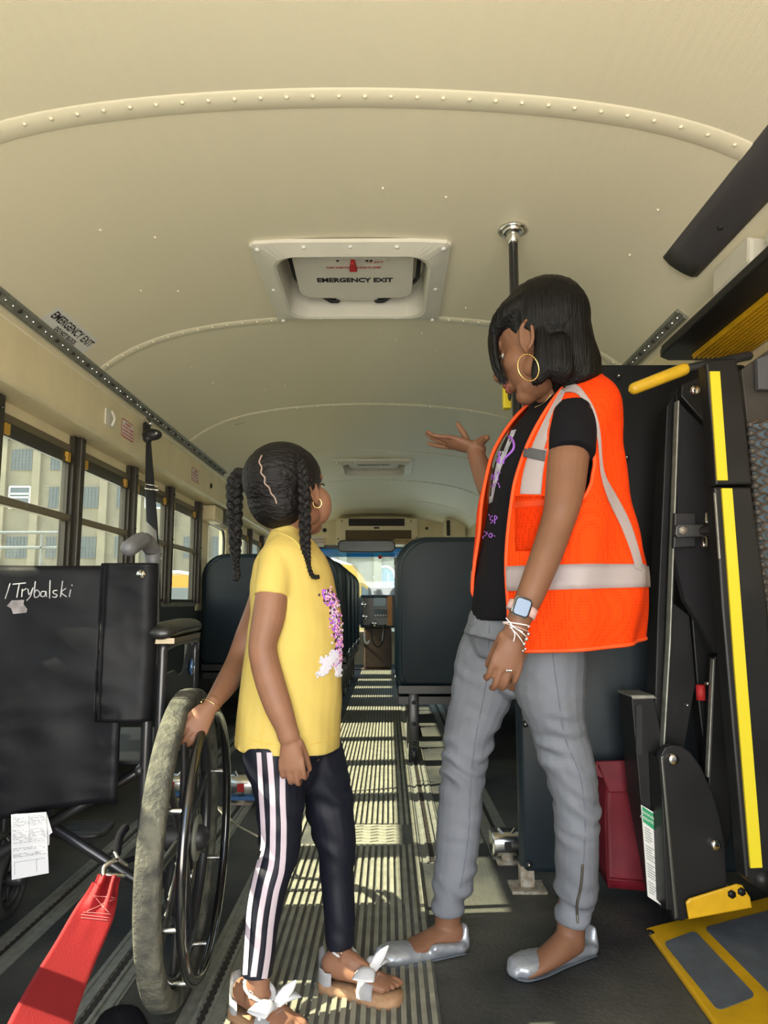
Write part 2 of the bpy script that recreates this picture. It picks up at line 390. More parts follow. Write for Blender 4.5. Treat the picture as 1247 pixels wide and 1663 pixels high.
# ceiling with two hatch openings
H1 = (-.125-.27, -.125+.27, 2.33, 2.86); H2 = (-.125-.27, -.125+.27, 6.02, 6.55)
xs = sorted(set([round(-1.238+2.256*i/44, 4) for i in range(45)]+[H1[0], H1[1]])); ys = sorted(set([YB+i*.34 for i in range(32)]+[H1[2], H1[3], H2[2], H2[3], YF])); ys = [y for y in ys if y <= YF]
b = NB(); g = [[b.verts.new((x, y, cz(x))) for x in xs] for y in ys]
for i in range(len(ys)-1):
    for j in range(len(xs)-1):
        mx, my = (xs[j]+xs[j+1])/2, (ys[i]+ys[i+1])/2
        if any(h[0] < mx < h[1] and h[2] < my < h[3] for h in (H1, H2)): continue
        b.faces.new((g[i][j], g[i][j+1], g[i+1][j+1], g[i+1][j]))
struct('ceiling', b, M['ceiling'], True)
b = NB()                                      # roof skin above
g = [[b.verts.new((x*1.03, y, cz(x)+.22)) for x in xs] for y in (YB, YF)]
for j in range(len(xs)-1): b.faces.new((g[0][j], g[1][j], g[1][j+1], g[0][j+1]))
struct('trim_roof', b, M['busyel'], True)
# ribs with rivets
def arc_strip(b, y, wd, up, x0=-1.235, x1=1.01, n=40):
    P = [x0+(x1-x0)*i/n for i in range(n+1)]
    pr = [(-wd/2, 0), (-wd/2+.006, up), (wd/2-.006, up), (wd/2, 0)]
    g = [[b.verts.new((x, y+a, cz(x)-c)) for a, c in pr] for x in P]
    for i in range(n):
        for k in range(3): b.faces.new((g[i][k], g[i+1][k], g[i+1][k+1], g[i][k+1]))
for k, y in enumerate((1.60, 2.94, 4.30, 5.66, 7.02, 8.38, 9.6)):
    b = NB(); arc_strip(b, y, .06 if k else .07, .0035)
    x = -1.17
    while x < .95:
        if not (k == 1 and -.47 < x < .22): bmesh.ops.create_icosphere(b, subdivisions=1, radius=.006 if k else .0055, matrix=Matrix.Translation((x, y-.012, cz(x)-.006)) @ Matrix.Diagonal((1, 1, .6, 1)))
        x += .062
    struct('trim_%d' % (k+1), b, M['rib'], True)
b = NB()
for i in range(26):                          # stray rivets and scuffs
    x, y = random.uniform(-1, .8), random.uniform(1.75, 5.4)
    if abs(x+.125) < .36 and 2.2 < y < 3: continue
    bmesh.ops.create_icosphere(b, subdivisions=1, radius=.0045, matrix=Matrix.Translation((x, y, cz(x)-.001)))
struct('trim_8', b, M['rib'], True)
# side headers, walls
def extr(pr, y0, y1, nm, m, mirror=False):
    b = NB(); f = (lambda x: 2*BX-x) if mirror else (lambda x: x)
    a = [b.verts.new((f(x), y0, z)) for x, z in pr]; c = [b.verts.new((f(x), y1, z)) for x, z in pr]
    for i in range(len(pr)-1): b.faces.new((a[i], a[i+1], c[i+1], c[i]))
    return struct(nm, b, m)
hdr = [(-1.236, cz(-1.236)+.004), (-1.243, 1.755), (-1.243, 1.57), (-1.25, 1.556), (-1.262, 1.552), (-1.372, 1.548), (-1.372, 1.475), (-1.46, 1.475), (-1.46, 1.93), (-1.236, 1.93)]
extr(hdr, YB, YF, 'trim_9', M['cream']); extr(hdr, 2.36, YF, 'trim_10', M['cream'], True)
b = NB(); prism(b, [(2*BX-x, 2.35, z) for x, z in hdr], (0, .01, 0)); struct('trim_13', b, M['cream'])
SILL = .83
b = NB(); box(b, (LW-.06, YB, -.06), (LW, YF, SILL-.0)); struct('wall_left', b, M['wall'])
b = NB(); box(b, (RW, YB, -.06), (RW+.06, YF, SILL)); struct('wall_right', b, M['wall'])
b = NB(); box(b, (LW-.02, YB, SILL-.02), (LW+.012, 5.16, SILL+.008)); struct('trim_11', b, M['alu'])
# crease line on the header
b = NB(); tube(b, [(-1.242, YB, 1.75), (-1.242, YF, 1.75)], .004, seg=6); struct('trim_12', b, M['rib'], True)
# perforated track along the ceiling edge
def ctrack(x, y0, y1, label):
    s = 1 if x < 0 else -1; b = NB(); z = cz(x)
    dz = (cz(x+.02)-cz(x-.02))/.04; L = math.hypot(1, dz); ux, uz = 1/L, dz/L; nx, nz = uz, -ux
    P = [(-.022, .001), (-.022, .012), (-.012, .014), (-.008, .008), (.008, .008), (.012, .014), (.022, .012), (.022, .001)]
    pts = [(x+a*ux+c*nx, y0, z+a*uz+c*nz) for a, c in P]
    prism(b, pts, (0, y1-y0, 0)); b0 = b
    b = NB(); y = y0+.03; i = 0
    while y < y1-.02:
        c_ = V((x+.011*nx, y, z+.011*nz))
        box(b, (c_.x-.006, y-.004, c_.z-.004), (c_.x+.006, y+.004, c_.z+.004)) if i % 3 == 2 else None
        y += .045; i += 1
    b1 = b
    b = NB(); y = y0+.03; i = 0
    while y < y1-.02:
        if i % 3 != 2: ell(b, (x+.011*nx, y, z+.011*nz), .0042, seg=8)
        y += .045; i += 1
    bb, ms = merge([(b0, M['alu']), (b1, M['grille']), (b, M['chrome'])]); one('ceiling_track', bb, ms, label, 'track')
ctrack(-1.213, .4, 5.3, 'long perforated metal track along the left ceiling edge')
ctrack(.985, 2.33, 5.0, 'short perforated metal track at the right ceiling edge above the barrier')

# ------------------------------------------------------------------ left windows
pil = [-.28, .39, 1.07, 1.75, 2.43, 3.11, 3.79, 4.46, 5.14]
def pillar(y, x, s, nm='window_pillar', sz=.0):
    b = NB(); wd = .052+sz
    prism(b, [(x, y-wd, SILL), (x, y+wd, SILL), (x, y+wd, 1.546), (x, y-wd, 1.546)], (.022*s, 0, 0))
    box(b, (x+.0*s, y-.022, SILL), (x+.042*s, y+.022, 1.546), .004)
    for z in (.95, 1.22, 1.50): ell(b, (x+.044*s, y, z), .006, seg=8)
    return b
for k, y in enumerate(pil):
    struct('trim_%d' % (20+k), pillar(y, LW, 1), M['frame_blk'])
WN = [0]
def window(y0, y1, x, s, open_=False):
    WN[0] += 1; z0, z1, zt = SILL+.008, 1.475, 1.19; t = .018
    b = NB(); X0, X1 = x-.02*s, x+.008*s
    box(b, (X0, y0, z1-.03), (X1, y1, z1+.0)); box(b, (X0, y0, z0), (X1, y1, z0+t))
    for y in (y0, y1-t): box(b, (X0, y, z0), (X1, y+t, z1))
    w_ = struct('window_%d' % WN[0], b, M['frame_blk']); w0 = w_
    b = NB(); box(b, (x-.012*s, y0, zt-.016), (x+.018*s, y1, zt+.016), .004)
    box(b, (x+.018*s, y0+.2, zt-.004), (x+.022*s, y0+.26, zt+.002)); obj('sash_rail', b, M['alu'] if 0 else mt_rail, w_, False)
    b = NB(); box(b, (x-.006*s, y0+t, zt+.012), (x-.002*s, y1-t, z1-.03)); obj('upper_pane', b, M['glass'], w_, False)
    b = NB(); box(b, (x-.016*s, y0+t, z0+t), (x-.012*s, y1-t, zt-.012)); obj('lower_pane', b, M['glass'], w_, False)
    b = NB()
    box(b, (x, y0+t, z1-.055), (x+.012*s, y1-t, z1-.03)); obj('top_rail', b, M['black'], w_, False)
    for y in (y0+t+.005, y1-t-.04):
        b = NB(); box(b, (x, y, z1-.05), (x+.02*s, y+.034, z1-.008), .003); obj('latch', b, M['amber'], w_, False, 'amber latch')
mt_rail = mat('bronze_rail', (.22, .18, .12), .35, metal=.6)
for k in range(len(pil)-1): window(pil[k]+.05, pil[k+1]-.05, LW, 1)
# header filler above the sashes, dark
b = NB(); box(b, (LW-.03, YB, 1.475), (LW, 5.14, 1.60)); struct('trim_30', b, M['cream']); b = NB(); box(b, (LW-.02, YB, 1.475), (LW+.006, 5.14, 1.505)); struct('trim_33', b, mt_rail)
# emergency exit window section, then the forward windows
b = NB(); Xw = LW+.01
for (y0, y1) in ((5.19, 5.47), (6.08, 6.35)): box(b, (LW-.05, y0, SILL-.05), (Xw, y1, 1.6))
box(b, (LW-.05, 5.47, SILL-.05), (Xw, 6.08, .86)); box(b, (LW-.05, 5.47, 1.44), (Xw, 6.08, 1.6)); struct('wall_left_front', b, M['cream'])
b = NB(); R_ = [(LW-.01, 5.775+a, 1.15+c) for a, c in rrect(.60, .58, .09)]; tube(b, R_, .014, .012, seg=8, ref=(1, 0, 0), closed=True)
ew = struct('window_20', b, M['black']); b = NB(); box(b, (LW-.02, 5.48, .87), (LW-.014, 6.07, 1.43)); obj('pane', b, M['glass'], ew, False)
for k, y in enumerate((6.4, 7.08, 7.76, 8.44, 9.12, 9.8)): struct('trim_%d' % (40+k), pillar(y, LW, 1), M['frame_blk'])
for y in (6.4, 7.08, 7.76, 8.44, 9.12): window(y+.05, y+.63, LW, 1)
b = NB(); box(b, (LW-.03, 5.16, 1.475), (LW, YF, 1.60)); struct('trim_31', b, M['cream'])
# right wall: windows ahead of the barrier, plain steel by the lift
b = NB(); box(b, (RW, YB, SILL), (RW+.05, 2.35, 1.80)); box(b, (1.008, YB, cz(1.018)), (RW+.05, 2.35, cz(1.018)+.02)); struct('wall_right_lift', b, M['cream'])
for k, y in enumerate((2.43, 3.11, 3.79, 4.46, 5.14, 5.82, 6.5, 7.18, 7.86, 8.54, 9.22)):
    struct('trim_%d' % (50+k), pillar(y, RW, -1), M['frame_blk'])
    if k < 10: window(y+.05, y+.63, RW, -1)
b = NB(); box(b, (RW, 2.35, 1.475), (RW+.03, YF, 1.60)); box(b, (RW, 9.2, .7), (RW+.05, YF, 1.6)); struct('trim_32', b, M['cream'])

# ------------------------------------------------------------------ rear wall round the open doorway (behind the camera)
b = NB(); box(b, (LW, YB-.05, 0), (-.86, YB, 1.9)); box(b, (.72, YB-.05, 0), (RW, YB, 1.9)); struct('wall_rear', b, M['cream'])

# ------------------------------------------------------------------ front wall, windshield, driver area
b = NB()
zs0, zs1 = .93, 1.615
box(b, (LW, YF-.1, zs1), (RW, YF, 2.05)); box(b, (LW, YF-.1, 0), (RW, YF, .45)); box(b, (LW, YF-.1, .45), (-1.2, YF, 2.0)); box(b, (.98, YF-.1, .45), (RW, YF, 2.0))
struct('wall_front', b, M['cream'])
b = NB(); box(b, (-1.2, YF-.03, .45), (.98, YF-.02, zs1)); ws = struct('window_30', b, M['wind'])
b = NB(); box(b, (-1.2, YF-.12, zs1-.03), (.98, YF-.09, zs1+.02)); obj('header_bar', b, M['black'], ws, False)
b = NB(); box(b, (-1.2, YF-.045, zs1-.14), (.98, YF-.04, zs1-.02)); obj('sun_tint_band', b, glass_mat('tint_glass', (.10, .42, .62), .04, .04), ws, False)
# air conditioner
yA = 9.55
def rectpx(x0, y0, x1, y1, Y): a = W(x0, y0, Y); c = W(x1, y1, Y); return (min(a.x, c.x), max(a.x, c.x), min(a.z, c.z), max(a.z, c.z))
def boxpx(b, x0, y0, x1, y1, Y, d, bev=0): r = rectpx(x0, y0, x1, y1, Y); return box(b, (r[0], Y, r[2]), (r[1], Y+d, r[3]), bev)
a0 = W(612, 880, yA)
ac = thing('air_conditioner', (a0.x, yA, a0.z), 'cream air conditioner box with dark vents above the windshield', 'air conditioner')
b = NB(); boxpx(b, 546, 842, 678, 884, yA, .45, .01); obj('housing', b, M['cream'], ac, False)
b = NB(); boxpx(b, 566, 842.5, 657, 854, yA-.012, .02); [boxpx(b, 568, 844.5+k*3, 655, 845.6+k*3, yA-.02, .012) for k in range(3)]; obj('outlet_vent', b, M['grille'], ac, False)
b = NB(); boxpx(b, 561, 861, 668, 877, yA-.012, .02); obj('return_grille', b, mat('brown_mesh', (.12, .08, .04), .7, var=.4, vscale=80), ac, False)
b = NB(); boxpx(b, 607, 856, 616, 858.5, yA-.01, .012); obj('badge', b, M['ink'], ac, False)
for q in ((555, 846), (667, 846), (549, 875), (676, 873)):
    b = NB(); ell(b, W(*q, yA-.004), .009, seg=8); obj('screw', b, M['ink'], ac)
b = NB(); boxpx(b, 505, 871.5, 526, 888, 9.8, .005); sg = one('wall_notice', b, M['white'], 'small white notice with red lettering above the windshield left corner', 'notice')
for i, s_ in enumerate(('NO SMOKING', 'WATCH STEP')): text(s_, .035, W(516, 876+i*5, 9.795), (1, 0, 0), (0, 0, 1), M['redink'], sg, 'lettering')
b = NB(); boxpx(b, 641, 875, 690, 884, 9.5, .004); sg = one('warning_strip', b, mat('tan_label', (.5, .36, .17), .5), 'tan label strip under the right end of the air conditioner', 'label')
text('WATCH YOUR STEP', .035, W(655, 878.5, 9.497), (1, 0, 0), (0, 0, 1), M['ink'], sg)
# side speaker box and dark knobs on front wall
b = NB(); boxpx(b, 723, 841, 756, 872, 9.2, .35, .01); o = one('front_corner_box', b, M['cream'], 'tall cream box in the right front ceiling corner', 'box')
b = NB(); boxpx(b, 725, 845, 731, 870, 9.19, .012); obj('vent', b, M['grille'], o, False)
b = NB(); ell(b, W(527, 861, 9.9), (.03, .02, .03)); one('wall_fan_mount', b, M['black'], 'round black fitting on the wall left of the air conditioner', 'fitting', smooth=True)
b = NB(); ell(b, W(693, 858, 10.05), (.02, .015, .02)); one('wall_plug', b, M['ink'], 'black round plug on the cream wall right of the air conditioner', 'plug', smooth=True)
# interior mirror
mc = W(595, 887, 9.2)
mr = thing('rear_view_mirror', mc, 'wide black-rimmed rear view mirror hanging at the top of the windshield', 'mirror')
ww, hh = 94*mp(mc), 20*mp(mc)
b = NB(); prism(b, [mc+V((a, 0, c)) for a, c in rrect(ww, hh, hh*.42)], (0, .03, 0), .006); obj('casing', b, M['black'], mr, True)
b = NB(); prism(b, [mc+V((a, -.004, c)) for a, c in rrect(ww-.035, hh-.03, hh*.32)], (0, .004, 0)); obj('glass', b, M['mirror'], mr, False)
b = NB(); tube(b, [mc+V((0, .03, -.01)), mc+V((0, .5, -.03)), (mc.x, 10.085, 1.60)], .012, seg=8); obj('arm', b, M['black'], mr)
# camera unit hanging on the right of the windshield
dc = thing('dash_camera', W(650, 911, 9.6), 'small black camera unit hung at the right side of the windshield', 'camera')
b = NB(); boxpx(b, 640, 905, 653, 918, 9.6, .07, .008); obj('body', b, M['black'], dc, False)
b = NB(); tube(b, [W(657, 903, 9.65), W(660, 896, 9.65), W(660, 889, 10.06)], [.04, .03, .02], seg=10); obj('mount', b, M['black'], dc)
b = NB(); tube(b, [W(640, 903.5, 9.7), W(625, 904, 9.7), W(617, 904.5, 9.7)], .004, seg=6); ell(b, W(617, 904.5, 9.7), .028, seg=12)
one('red_knob_rod', b, M['redink'], 'little red ball on a thin rod in front of the windshield', 'knob', smooth=True)
# dashboard
d0 = W(612, 1000, 9.3)
db = thing('dashboard', (d0.x, 9.3, .2), 'grey dashboard console with switches at the front end of the aisle', 'dashboard')
b = NB(); r = rectpx(584, 966, 656, 1020, 9.3); box(b, (-1.1, 9.6, .55), (.7, 10.05, .91), .03); box(b, (r[0], 9.3, r[2]), (r[1], 9.65, r[3]), .03); obj('console', b, mat('blue_grey_plastic', (.03, .05, .065), .4, var=.3, vscale=12), db, False)
b = NB(); boxpx(b, 588, 970, 634, 1016, 9.28, .03, .01); obj('bezel', b, M['black'], db, False)
b = NB(); boxpx(b, 607, 971, 626, 985, 9.18, .08, .01); obj('radio', b, mat('pale_blue_plastic', (.30, .38, .44), .4), db, False)
b = NB(); boxpx(b, 606, 990, 629, 1003, 9.265, .02, .004); obj('switch_panel', b, mat('blue_panel', (.10, .14, .17), .4), db, False)
for k in range(5):
    b = NB(); boxpx(b, 608+k*4.2, 998, 610.5+k*4.2, 1001, 9.25, .02); obj('switch', b, M['white'], db, False)
b = NB(); boxpx(b, 629, 968, 637, 1016, 9.2, .1); obj('wood_trim', b, mat('orange_wood', (.42, .17, .04), .4), db, False)
for q in ((591, 982), (593, 1002), (608, 1013)):
    b = NB(); ell(b, W(*q, 9.2), (.035, .03, .035)); obj('knob', b, M['chrome'], db)
b = NB(); r = rectpx(591, 1019, 636, 1072, 9.31); box(b, (r[0], 9.31, .013), (r[1], 9.5, r[3]), .02); one('engine_cover', b, M['brown'], 'dark brown cover box below the dashboard', 'cover')
b = NB(); tube(b, [W(x, y, 9.24) for x, y in ((591, 1030), (592, 1040), (596, 1045), (599, 1041))], .012, seg=8, n=4); one('white_hose', b, M['white_cord'], 'white curved hook in front of the brown cover', 'hook', smooth=True)
b = NB(); tube(b, [W(x, y, 9.26) for x, y in ((602, 1012), (603, 1030), (608, 1047), (616, 1050), (622, 1040), (624, 1015))], .008, seg=8, n=4); one('dash_cable', b, M['ink'], 'black cable looping below the dashboard', 'cable', smooth=True)
b = NB(); tube(b, [W(x, y, 9.27) for x, y in ((624, 1012), (623, 1025), (621, 1040))], .009, seg=8, n=3); one('white_wire', b, M['white_cord'], 'short pale wire hanging at right of the dashboard', 'wire', smooth=True)
b = NB(); box(b, (-.5, 9.31, 0), (.3, 9.45, .012)); one('front_step', b, mat('brown_step', (.12, .06, .04), .6, var=.3), 'low brown step plate at the front of the aisle', 'step')

# ------------------------------------------------------------------ outside
b = NB(); box(b, (-60, -20, -1.2), (60, 90, -1.05)); struct('ground', b, M['asphalt'])
YQ = 50.0
def building():
    x0, x1, zt = -46, 24, W(60, 697, YQ).z
    root = thing('stone_building', (-6, YQ, -1.05), 'pale stone mill building with barred windows beyond the bus windows', 'building')
    b = NB(); box(b, (x0, YQ, -1.05), (x1, YQ+8, zt)); box(b, (x0, YQ-.4, zt-.5), (x1, YQ, zt), .05)
    obj('wall', b, M['stone'], root, False)
    b = NB(); x = x0+1
    x = W(36, 750, YQ).x-18*2.38+.88
    while x < x1: box(b, (x, YQ-.3, -1.05), (x+.55, YQ, zt-.5)); x += 2.38
    obj('pilasters', b, M['stone'], root, False)
    zz = [W(60, y, YQ).z for y in (747, 808, 889)]
    px = W(36, 750, YQ).x
    for r_, z in enumerate(zz):
        for i in range(-6, 16):
            x = px+i*2.38; hw_ = .72 if i % 2 == 0 else .33
            if x < x0+1.5 or x > 12: continue
            b = NB(); box(b, (x-hw_, YQ-.03, z-.75), (x+hw_, YQ+.02, z+.75)); wo = obj('window', b, M['stonewin'], root, False)
            b = NB()
            if r_ == 1 and i % 4 == 0:
                for a in (-hw_, hw_): box(b, (x+a-.05, YQ-.1, z-.75), (x+a+.05, YQ-.03, z+.75))
                for a in (-.75, 0, .25, .75): box(b, (x-hw_, YQ-.1, z+a-.06), (x+hw_, YQ-.03, z+a+.06))
                obj('frame', b, M['white'], wo, False)
            else:
                k = int(hw_*2/.24)
                for a in range(k+1): box(b, (x-hw_+a*.24-.02, YQ-.08, z-.75), (x-hw_+a*.24+.02, YQ-.04, z+.75))
                for a in range(7): box(b, (x-hw_, YQ-.08, z-.72+a*.24-.02), (x+hw_, YQ-.04, z-.72+a*.24+.02))
                obj('bars', b, M['barsm'], wo, False)
    # arched window seen by the windshield
    c = W(625, 938, YQ); wd = 33*mp(c)
    P = [c+V((wd/2*math.cos(a), -.1, .75*math.sin(a))) for a in [math.pi*i/12 for i in range(13)]]+[c+V((-wd/2, -.1, -1.1)), c+V((wd/2, -.1, -1.1))]
    b = NB(); prism(b, P, (0, .15, 0)); wo = obj('arched_window', b, mat('pale_glass', (.20, .29, .32), .3), root, False)
    b = NB()
    for k in range(4): box(b, (c.x-wd/2+wd*k/3-.03, YQ-.16, c.z-1.1), (c.x-wd/2+wd*k/3+.03, YQ-.1, c.z+.3))
    tube(b, [p+V((0, -.04, 0)) for p in P[:13]], .09, seg=6); obj('frame', b, M['white'], wo, False)
    c = W(625, 957, YQ-.5); b = NB(); box(b, (c.x-1.2, YQ-.6, c.z-1.3), (c.x+1.5, YQ-.05, c.z+.1)); obj('entrance', b, M['grille'], root, False)
building()
def school_bus(loc, rz, label):
    root = thing('school_bus', loc, label, 'bus', 'yellow buses parked outside')
    L = V(loc)
    b = NB(); prism(b, [L+V((-1.2, 0, .6)), L+V((1.2, 0, .6)), L+V((1.2, 0, 2.6)), L+V((.95, 0, 3.0)), L+V((.4, 0, 3.15)), L+V((-.4, 0, 3.15)), L+V((-.95, 0, 3.0)), L+V((-1.2, 0, 2.6))], (0, 8.2, 0), .05); obj('body', b, M['busyel'], root, False)
    b = NB(); prism(b, [L+V((-1.0, 0, 2.98)), L+V((-.4, 0, 3.18)), L+V((.4, 0, 3.18)), L+V((1.0, 0, 2.98))], (0, 8.1, 0), .02); obj('roof', b, M['white'], root, False)
    b = NB(); box(b, L+V((-.95, -1.3, .6)), L+V((.95, .1, 1.55)), .15); obj('hood', b, M['busyel'], root, False)
    b = NB(); box(b, L+V((-1.0, -.03, 1.6)), L+V((1.0, .02, 2.5)), .02); obj('windshield', b, M['stonewin'], root, False)
    for s in (-1, 1):
        for k in range(9):
            b = NB(); box(b, L+V((s*1.2-.02, .9+k*.78, 1.75)), L+V((s*1.2+.02, 1.5+k*.78, 2.4))); obj('window', b, M['stonewin'], root, False)
        for y in (-.7, 6):
            b = NB(); cyl(b, L+V((s*1.0, y, .5)), L+V((s*1.25, y, .5)), .5); obj('wheel', b, M['tyre_blk'], root)
    root.rotation_euler.z = rz
    return root
sb = school_bus((-2.0, 21, -1.05), 0, 'yellow school bus with white roof seen through the left half of the windshield')
dup(sb, (-8.7, 29, -1.05), 'yellow school bus seen low through the fourth left window', rz=0)
dup(sb, (-5.9, 31, -1.05), 'yellow school bus partly seen through the rounded emergency window', rz=0)
# grey roadside railing and car beyond the first windows
b = NB()
z = W(60, 865, 24).z
for k in range(2): tube(b, [(-20, 24, z-k*.5), (-11, 24, z-k*.5)], .05, seg=6)
for k in range(5): tube(b, [(-19.5+k*2, 24, -1.05), (-19.5+k*2, 24, z)], .05, seg=6)
one('yard_railing', b, M['barsm'], 'grey pipe railing in the yard beyond the rearmost left windows', 'railing')

# ------------------------------------------------------------------ roof hatches
def hatch(H, label, full=True):
    x0, x1, y0, y1 = H; cx = (x0+x1)/2; zz = cz(x0)
    root = thing('roof_hatch', (cx, (y0+y1)/2, zz), label, 'roof hatch')
    # flange ring following the roof curve
    b = NB(); W2, D2 = (x1-x0)/2, (y1-y0)/2; my = (y0+y1)/2
    outer = []; inner = []; NN = 40
    inn = rrect(2*W2-.012, 2*D2-.012, .085, 9)
    def radial(px_, py_):
        k = max(abs(px_)/(W2+.065), abs(py_)/(D2+.062)); return px_/k, py_/k
    inn2 = inn
    A = [(cx+a, my+c) for a, c in inn2]; B = [(cx+radial(a, c)[0], my+radial(a, c)[1]) for a, c in inn2]
    # add the corners
    va0 = [b.verts.new((x, y, cz(x)-.030)) for x, y in A]; vb0 = [b.verts.new((x, y, cz(x)-.012)) for x, y in B]
    vm = [b.verts.new((A[i][0]*.85+B[i][0]*.15, A[i][1]*.85+B[i][1]*.15, cz(A[i][0])-.036)) for i in range(len(A))]
    vc = [b.verts.new((x, y, cz(x)+.001)) for x, y in B]; vi = [b.verts.new((x, y, cz(x)+.13)) for x, y in A]
    n_ = len(A)
    for i in range(n_):
        j = (i+1) % n_
        for p, q in ((vi, va0), (va0, vm), (vm, vb0), (vb0, vc)): b.faces.new((p[i], p[j], q[j], q[i]))
    obj('flange', b, M['hatch'], root, False)
    b = NB(); box(b, (x0-.02, y0-.02, zz+.135), (x1+.02, y1+.02, zz+.15)); obj('cover', b, M['hatch'], root, False)
    b = NB(); R_ = [(cx+a, my+c, zz+.09) for a, c in rrect(2*W2-.055, 2*D2-.055, .10, 6)]; tube(b, R_, .008, seg=6, ref=(0, 0, 1), closed=True); obj('seal', b, M['ink'], root)
    # inner tray hanging down in front, slanted
    b = NB(); T = rrect(2*W2-.105, 2*D2-.15, .06, 5)
    up = [b.verts.new((cx+a*1.04, my-.03+c, zz+.10)) for a, c in T]
    lo = [b.verts.new((cx+a, my-.03+c*.97, zz+.022-(c)*.07)) for a, c in T]
    for i in range(len(T)): j = (i+1) % len(T); b.faces.new((up[i], up[j], lo[j], lo[i]))
    b.faces.new(lo); bmesh.ops.recalc_face_normals(b, faces=b.faces); obj('inner_cover', b, M['hatch'], root, False)
    b = NB(); box(b, (cx-.085, y1-.14, zz+.03), (cx+.085, y1-.03, zz+.06), .006); obj('hinge_cover', b, M['hatch'], root, False)
    for s in (-1, 1):
        b = NB(); tube(b, [(cx+s*.08, y1-.035, zz+.03), (cx+s*.105, y1-.035, zz+.03), (cx+s*.165, y1-.115, zz+.035)], .010, seg=8); obj('hinge_arm', b, M['ink'], root)
    for k in range(5):
        for yy in (y0-.042, y1+.04):
            x = x0-.04+k*(x1-x0+.08)/4; b = NB(); ell(b, (x, yy, cz(x)-.022), (.009, .009, .006), seg=8); obj('screw', b, M['white'], root)
    for s in (-1, 1):
        b = NB(); x = cx+s*(W2+.032); ell(b, (x, my, cz(x)-.024), (.009, .009, .006), seg=8); obj('screw', b, M['white'], root)
    # lettering lies on the slanted tray
    def trayp(x, c): return V((cx+x, my-.03+c, zz+.022-c/.97*.07))
    xd = V((1, 0, 0)); yd = (trayp(0, 0)-trayp(0, .1)).normalized()
    nrm = V((0, -.07, -1)).normalized()
    text('EMERGENCY EXIT', .042, trayp(0, .045)+nrm*.0008, xd, yd, M['ink'], root, 'lettering', bold=.0016, fit=.285)
    if full:
        b = NB(); yk = -.115
        K = [trayp(a, yk+c)+nrm*.001 for a, c in [(.125*math.cos(t), .072*math.sin(t)) for t in [math.pi*i/14 for i in range(15)]]]
        prism(b, K, nrm*.006); kn = obj('handle_plate', b, M['hatch'], root, False)
        b = NB(); prism(b, [trayp(-.014, yk+.055)+nrm*.008, trayp(.014, yk+.055)+nrm*.008, trayp(.007, yk)+nrm*.008, trayp(-.007, yk)+nrm*.008], nrm*.02, .003); obj('pointer', b, M['redink'], kn, False, 'red pointer handle')
        text('TURN THEN PUSH HANDLE TO OPEN', .016, trayp(0, yk+.058)+nrm*.0075, xd, yd, M['redink'], kn, 'lettering', bold=.0004, fit=.20)
        text('-TO EXIT', .017, trayp(.075, yk+.022)+nrm*.0075, xd, yd, M['redink'], kn, 'lettering')
        for a in (-.055, .05, .065):
            b = NB(); ell(b, trayp(a, yk+.01)+nrm*.009, (.006, .006, .002), seg=8); obj('hole', b, M['ink'], kn)
    return root
hatch(H1, 'white emergency roof hatch nearest the camera, red pointer handle')
hatch(H2, 'second white roof hatch, farther forward towards the windshield', False)

# ------------------------------------------------------------------ stickers on ceiling and header
def cdecal(px_, name, label, cat, m, words, mb=None):
    """flat sticker whose four pixel corners lie on the ceiling curve"""
    P = []
    for x, y in px_:
        d = ray(x, y); t = .5
        for _ in range(4000):
            p = CAM+d*t
            if p.z >= cz(p.x)-.0012: break
            t += .001
        P.append(p)
    b = NB(); n_ = 6; g = []
    for i in range(n_+1):
        row = []
        for j in range(n_+1):
            p = (P[0]*(1-i/n_)+P[3]*(i/n_))*(1-j/n_)+(P[1]*(1-i/n_)+P[2]*(i/n_))*(j/n_); p.z = cz(p.x)-.0015; row.append(b.verts.new(p))
        g.append(row)
    for i in range(n_):
        for j in range(n_): b.faces.new((g[i][j], g[i][j+1], g[i+1][j+1], g[i+1][j]))
    o = one(name, b, m, label, cat)
    xd = (P[1]-P[0]+P[2]-P[3]).normalized(); dn = ((P[3]-P[0])+(P[2]-P[1])); h_ = dn.length/2; yd = -dn.normalized(); wd = (P[1]-P[0]).length
    C_ = (P[0]+P[1]+P[2]+P[3])/4; yd = (yd-xd*yd.dot(xd)).normalized()
    for s_, f, sz, ft in words:
        c = C_+yd*(h_*f); c.z = cz(c.x)-.004
        t_ = text(s_, h_*sz, c, xd, yd, mb or M['ink'], o, 'lettering', bold=.0006, fit=wd*ft)
        for v in t_.data.vertices: gx = v.co.x+WP[o.name].x; v.co.z = cz(gx)-.0035-WP[o.name].z
    return o
cdecal([(95, 497), (160, 553), (130, 581), (58, 525)], 'exit_sticker', 'white EMERGENCY EXIT DO NOT BLOCK sticker near left ceiling edge', 'sticker', M['white'], [('EMERGENCY EXIT', .17, .46, .93), ('DO NOT BLOCK', -.18, .24, .48)])
cdecal([(383, 738), (400, 749), (392, 760), (374, 748)], 'exit_sticker', 'small lettered sticker on the ceiling left of the seated rows, beside the girl', 'sticker', M['hatch'], [('EXIT', .15, .5, .8), ('PUSH OUT', -.3, .3, .6)])
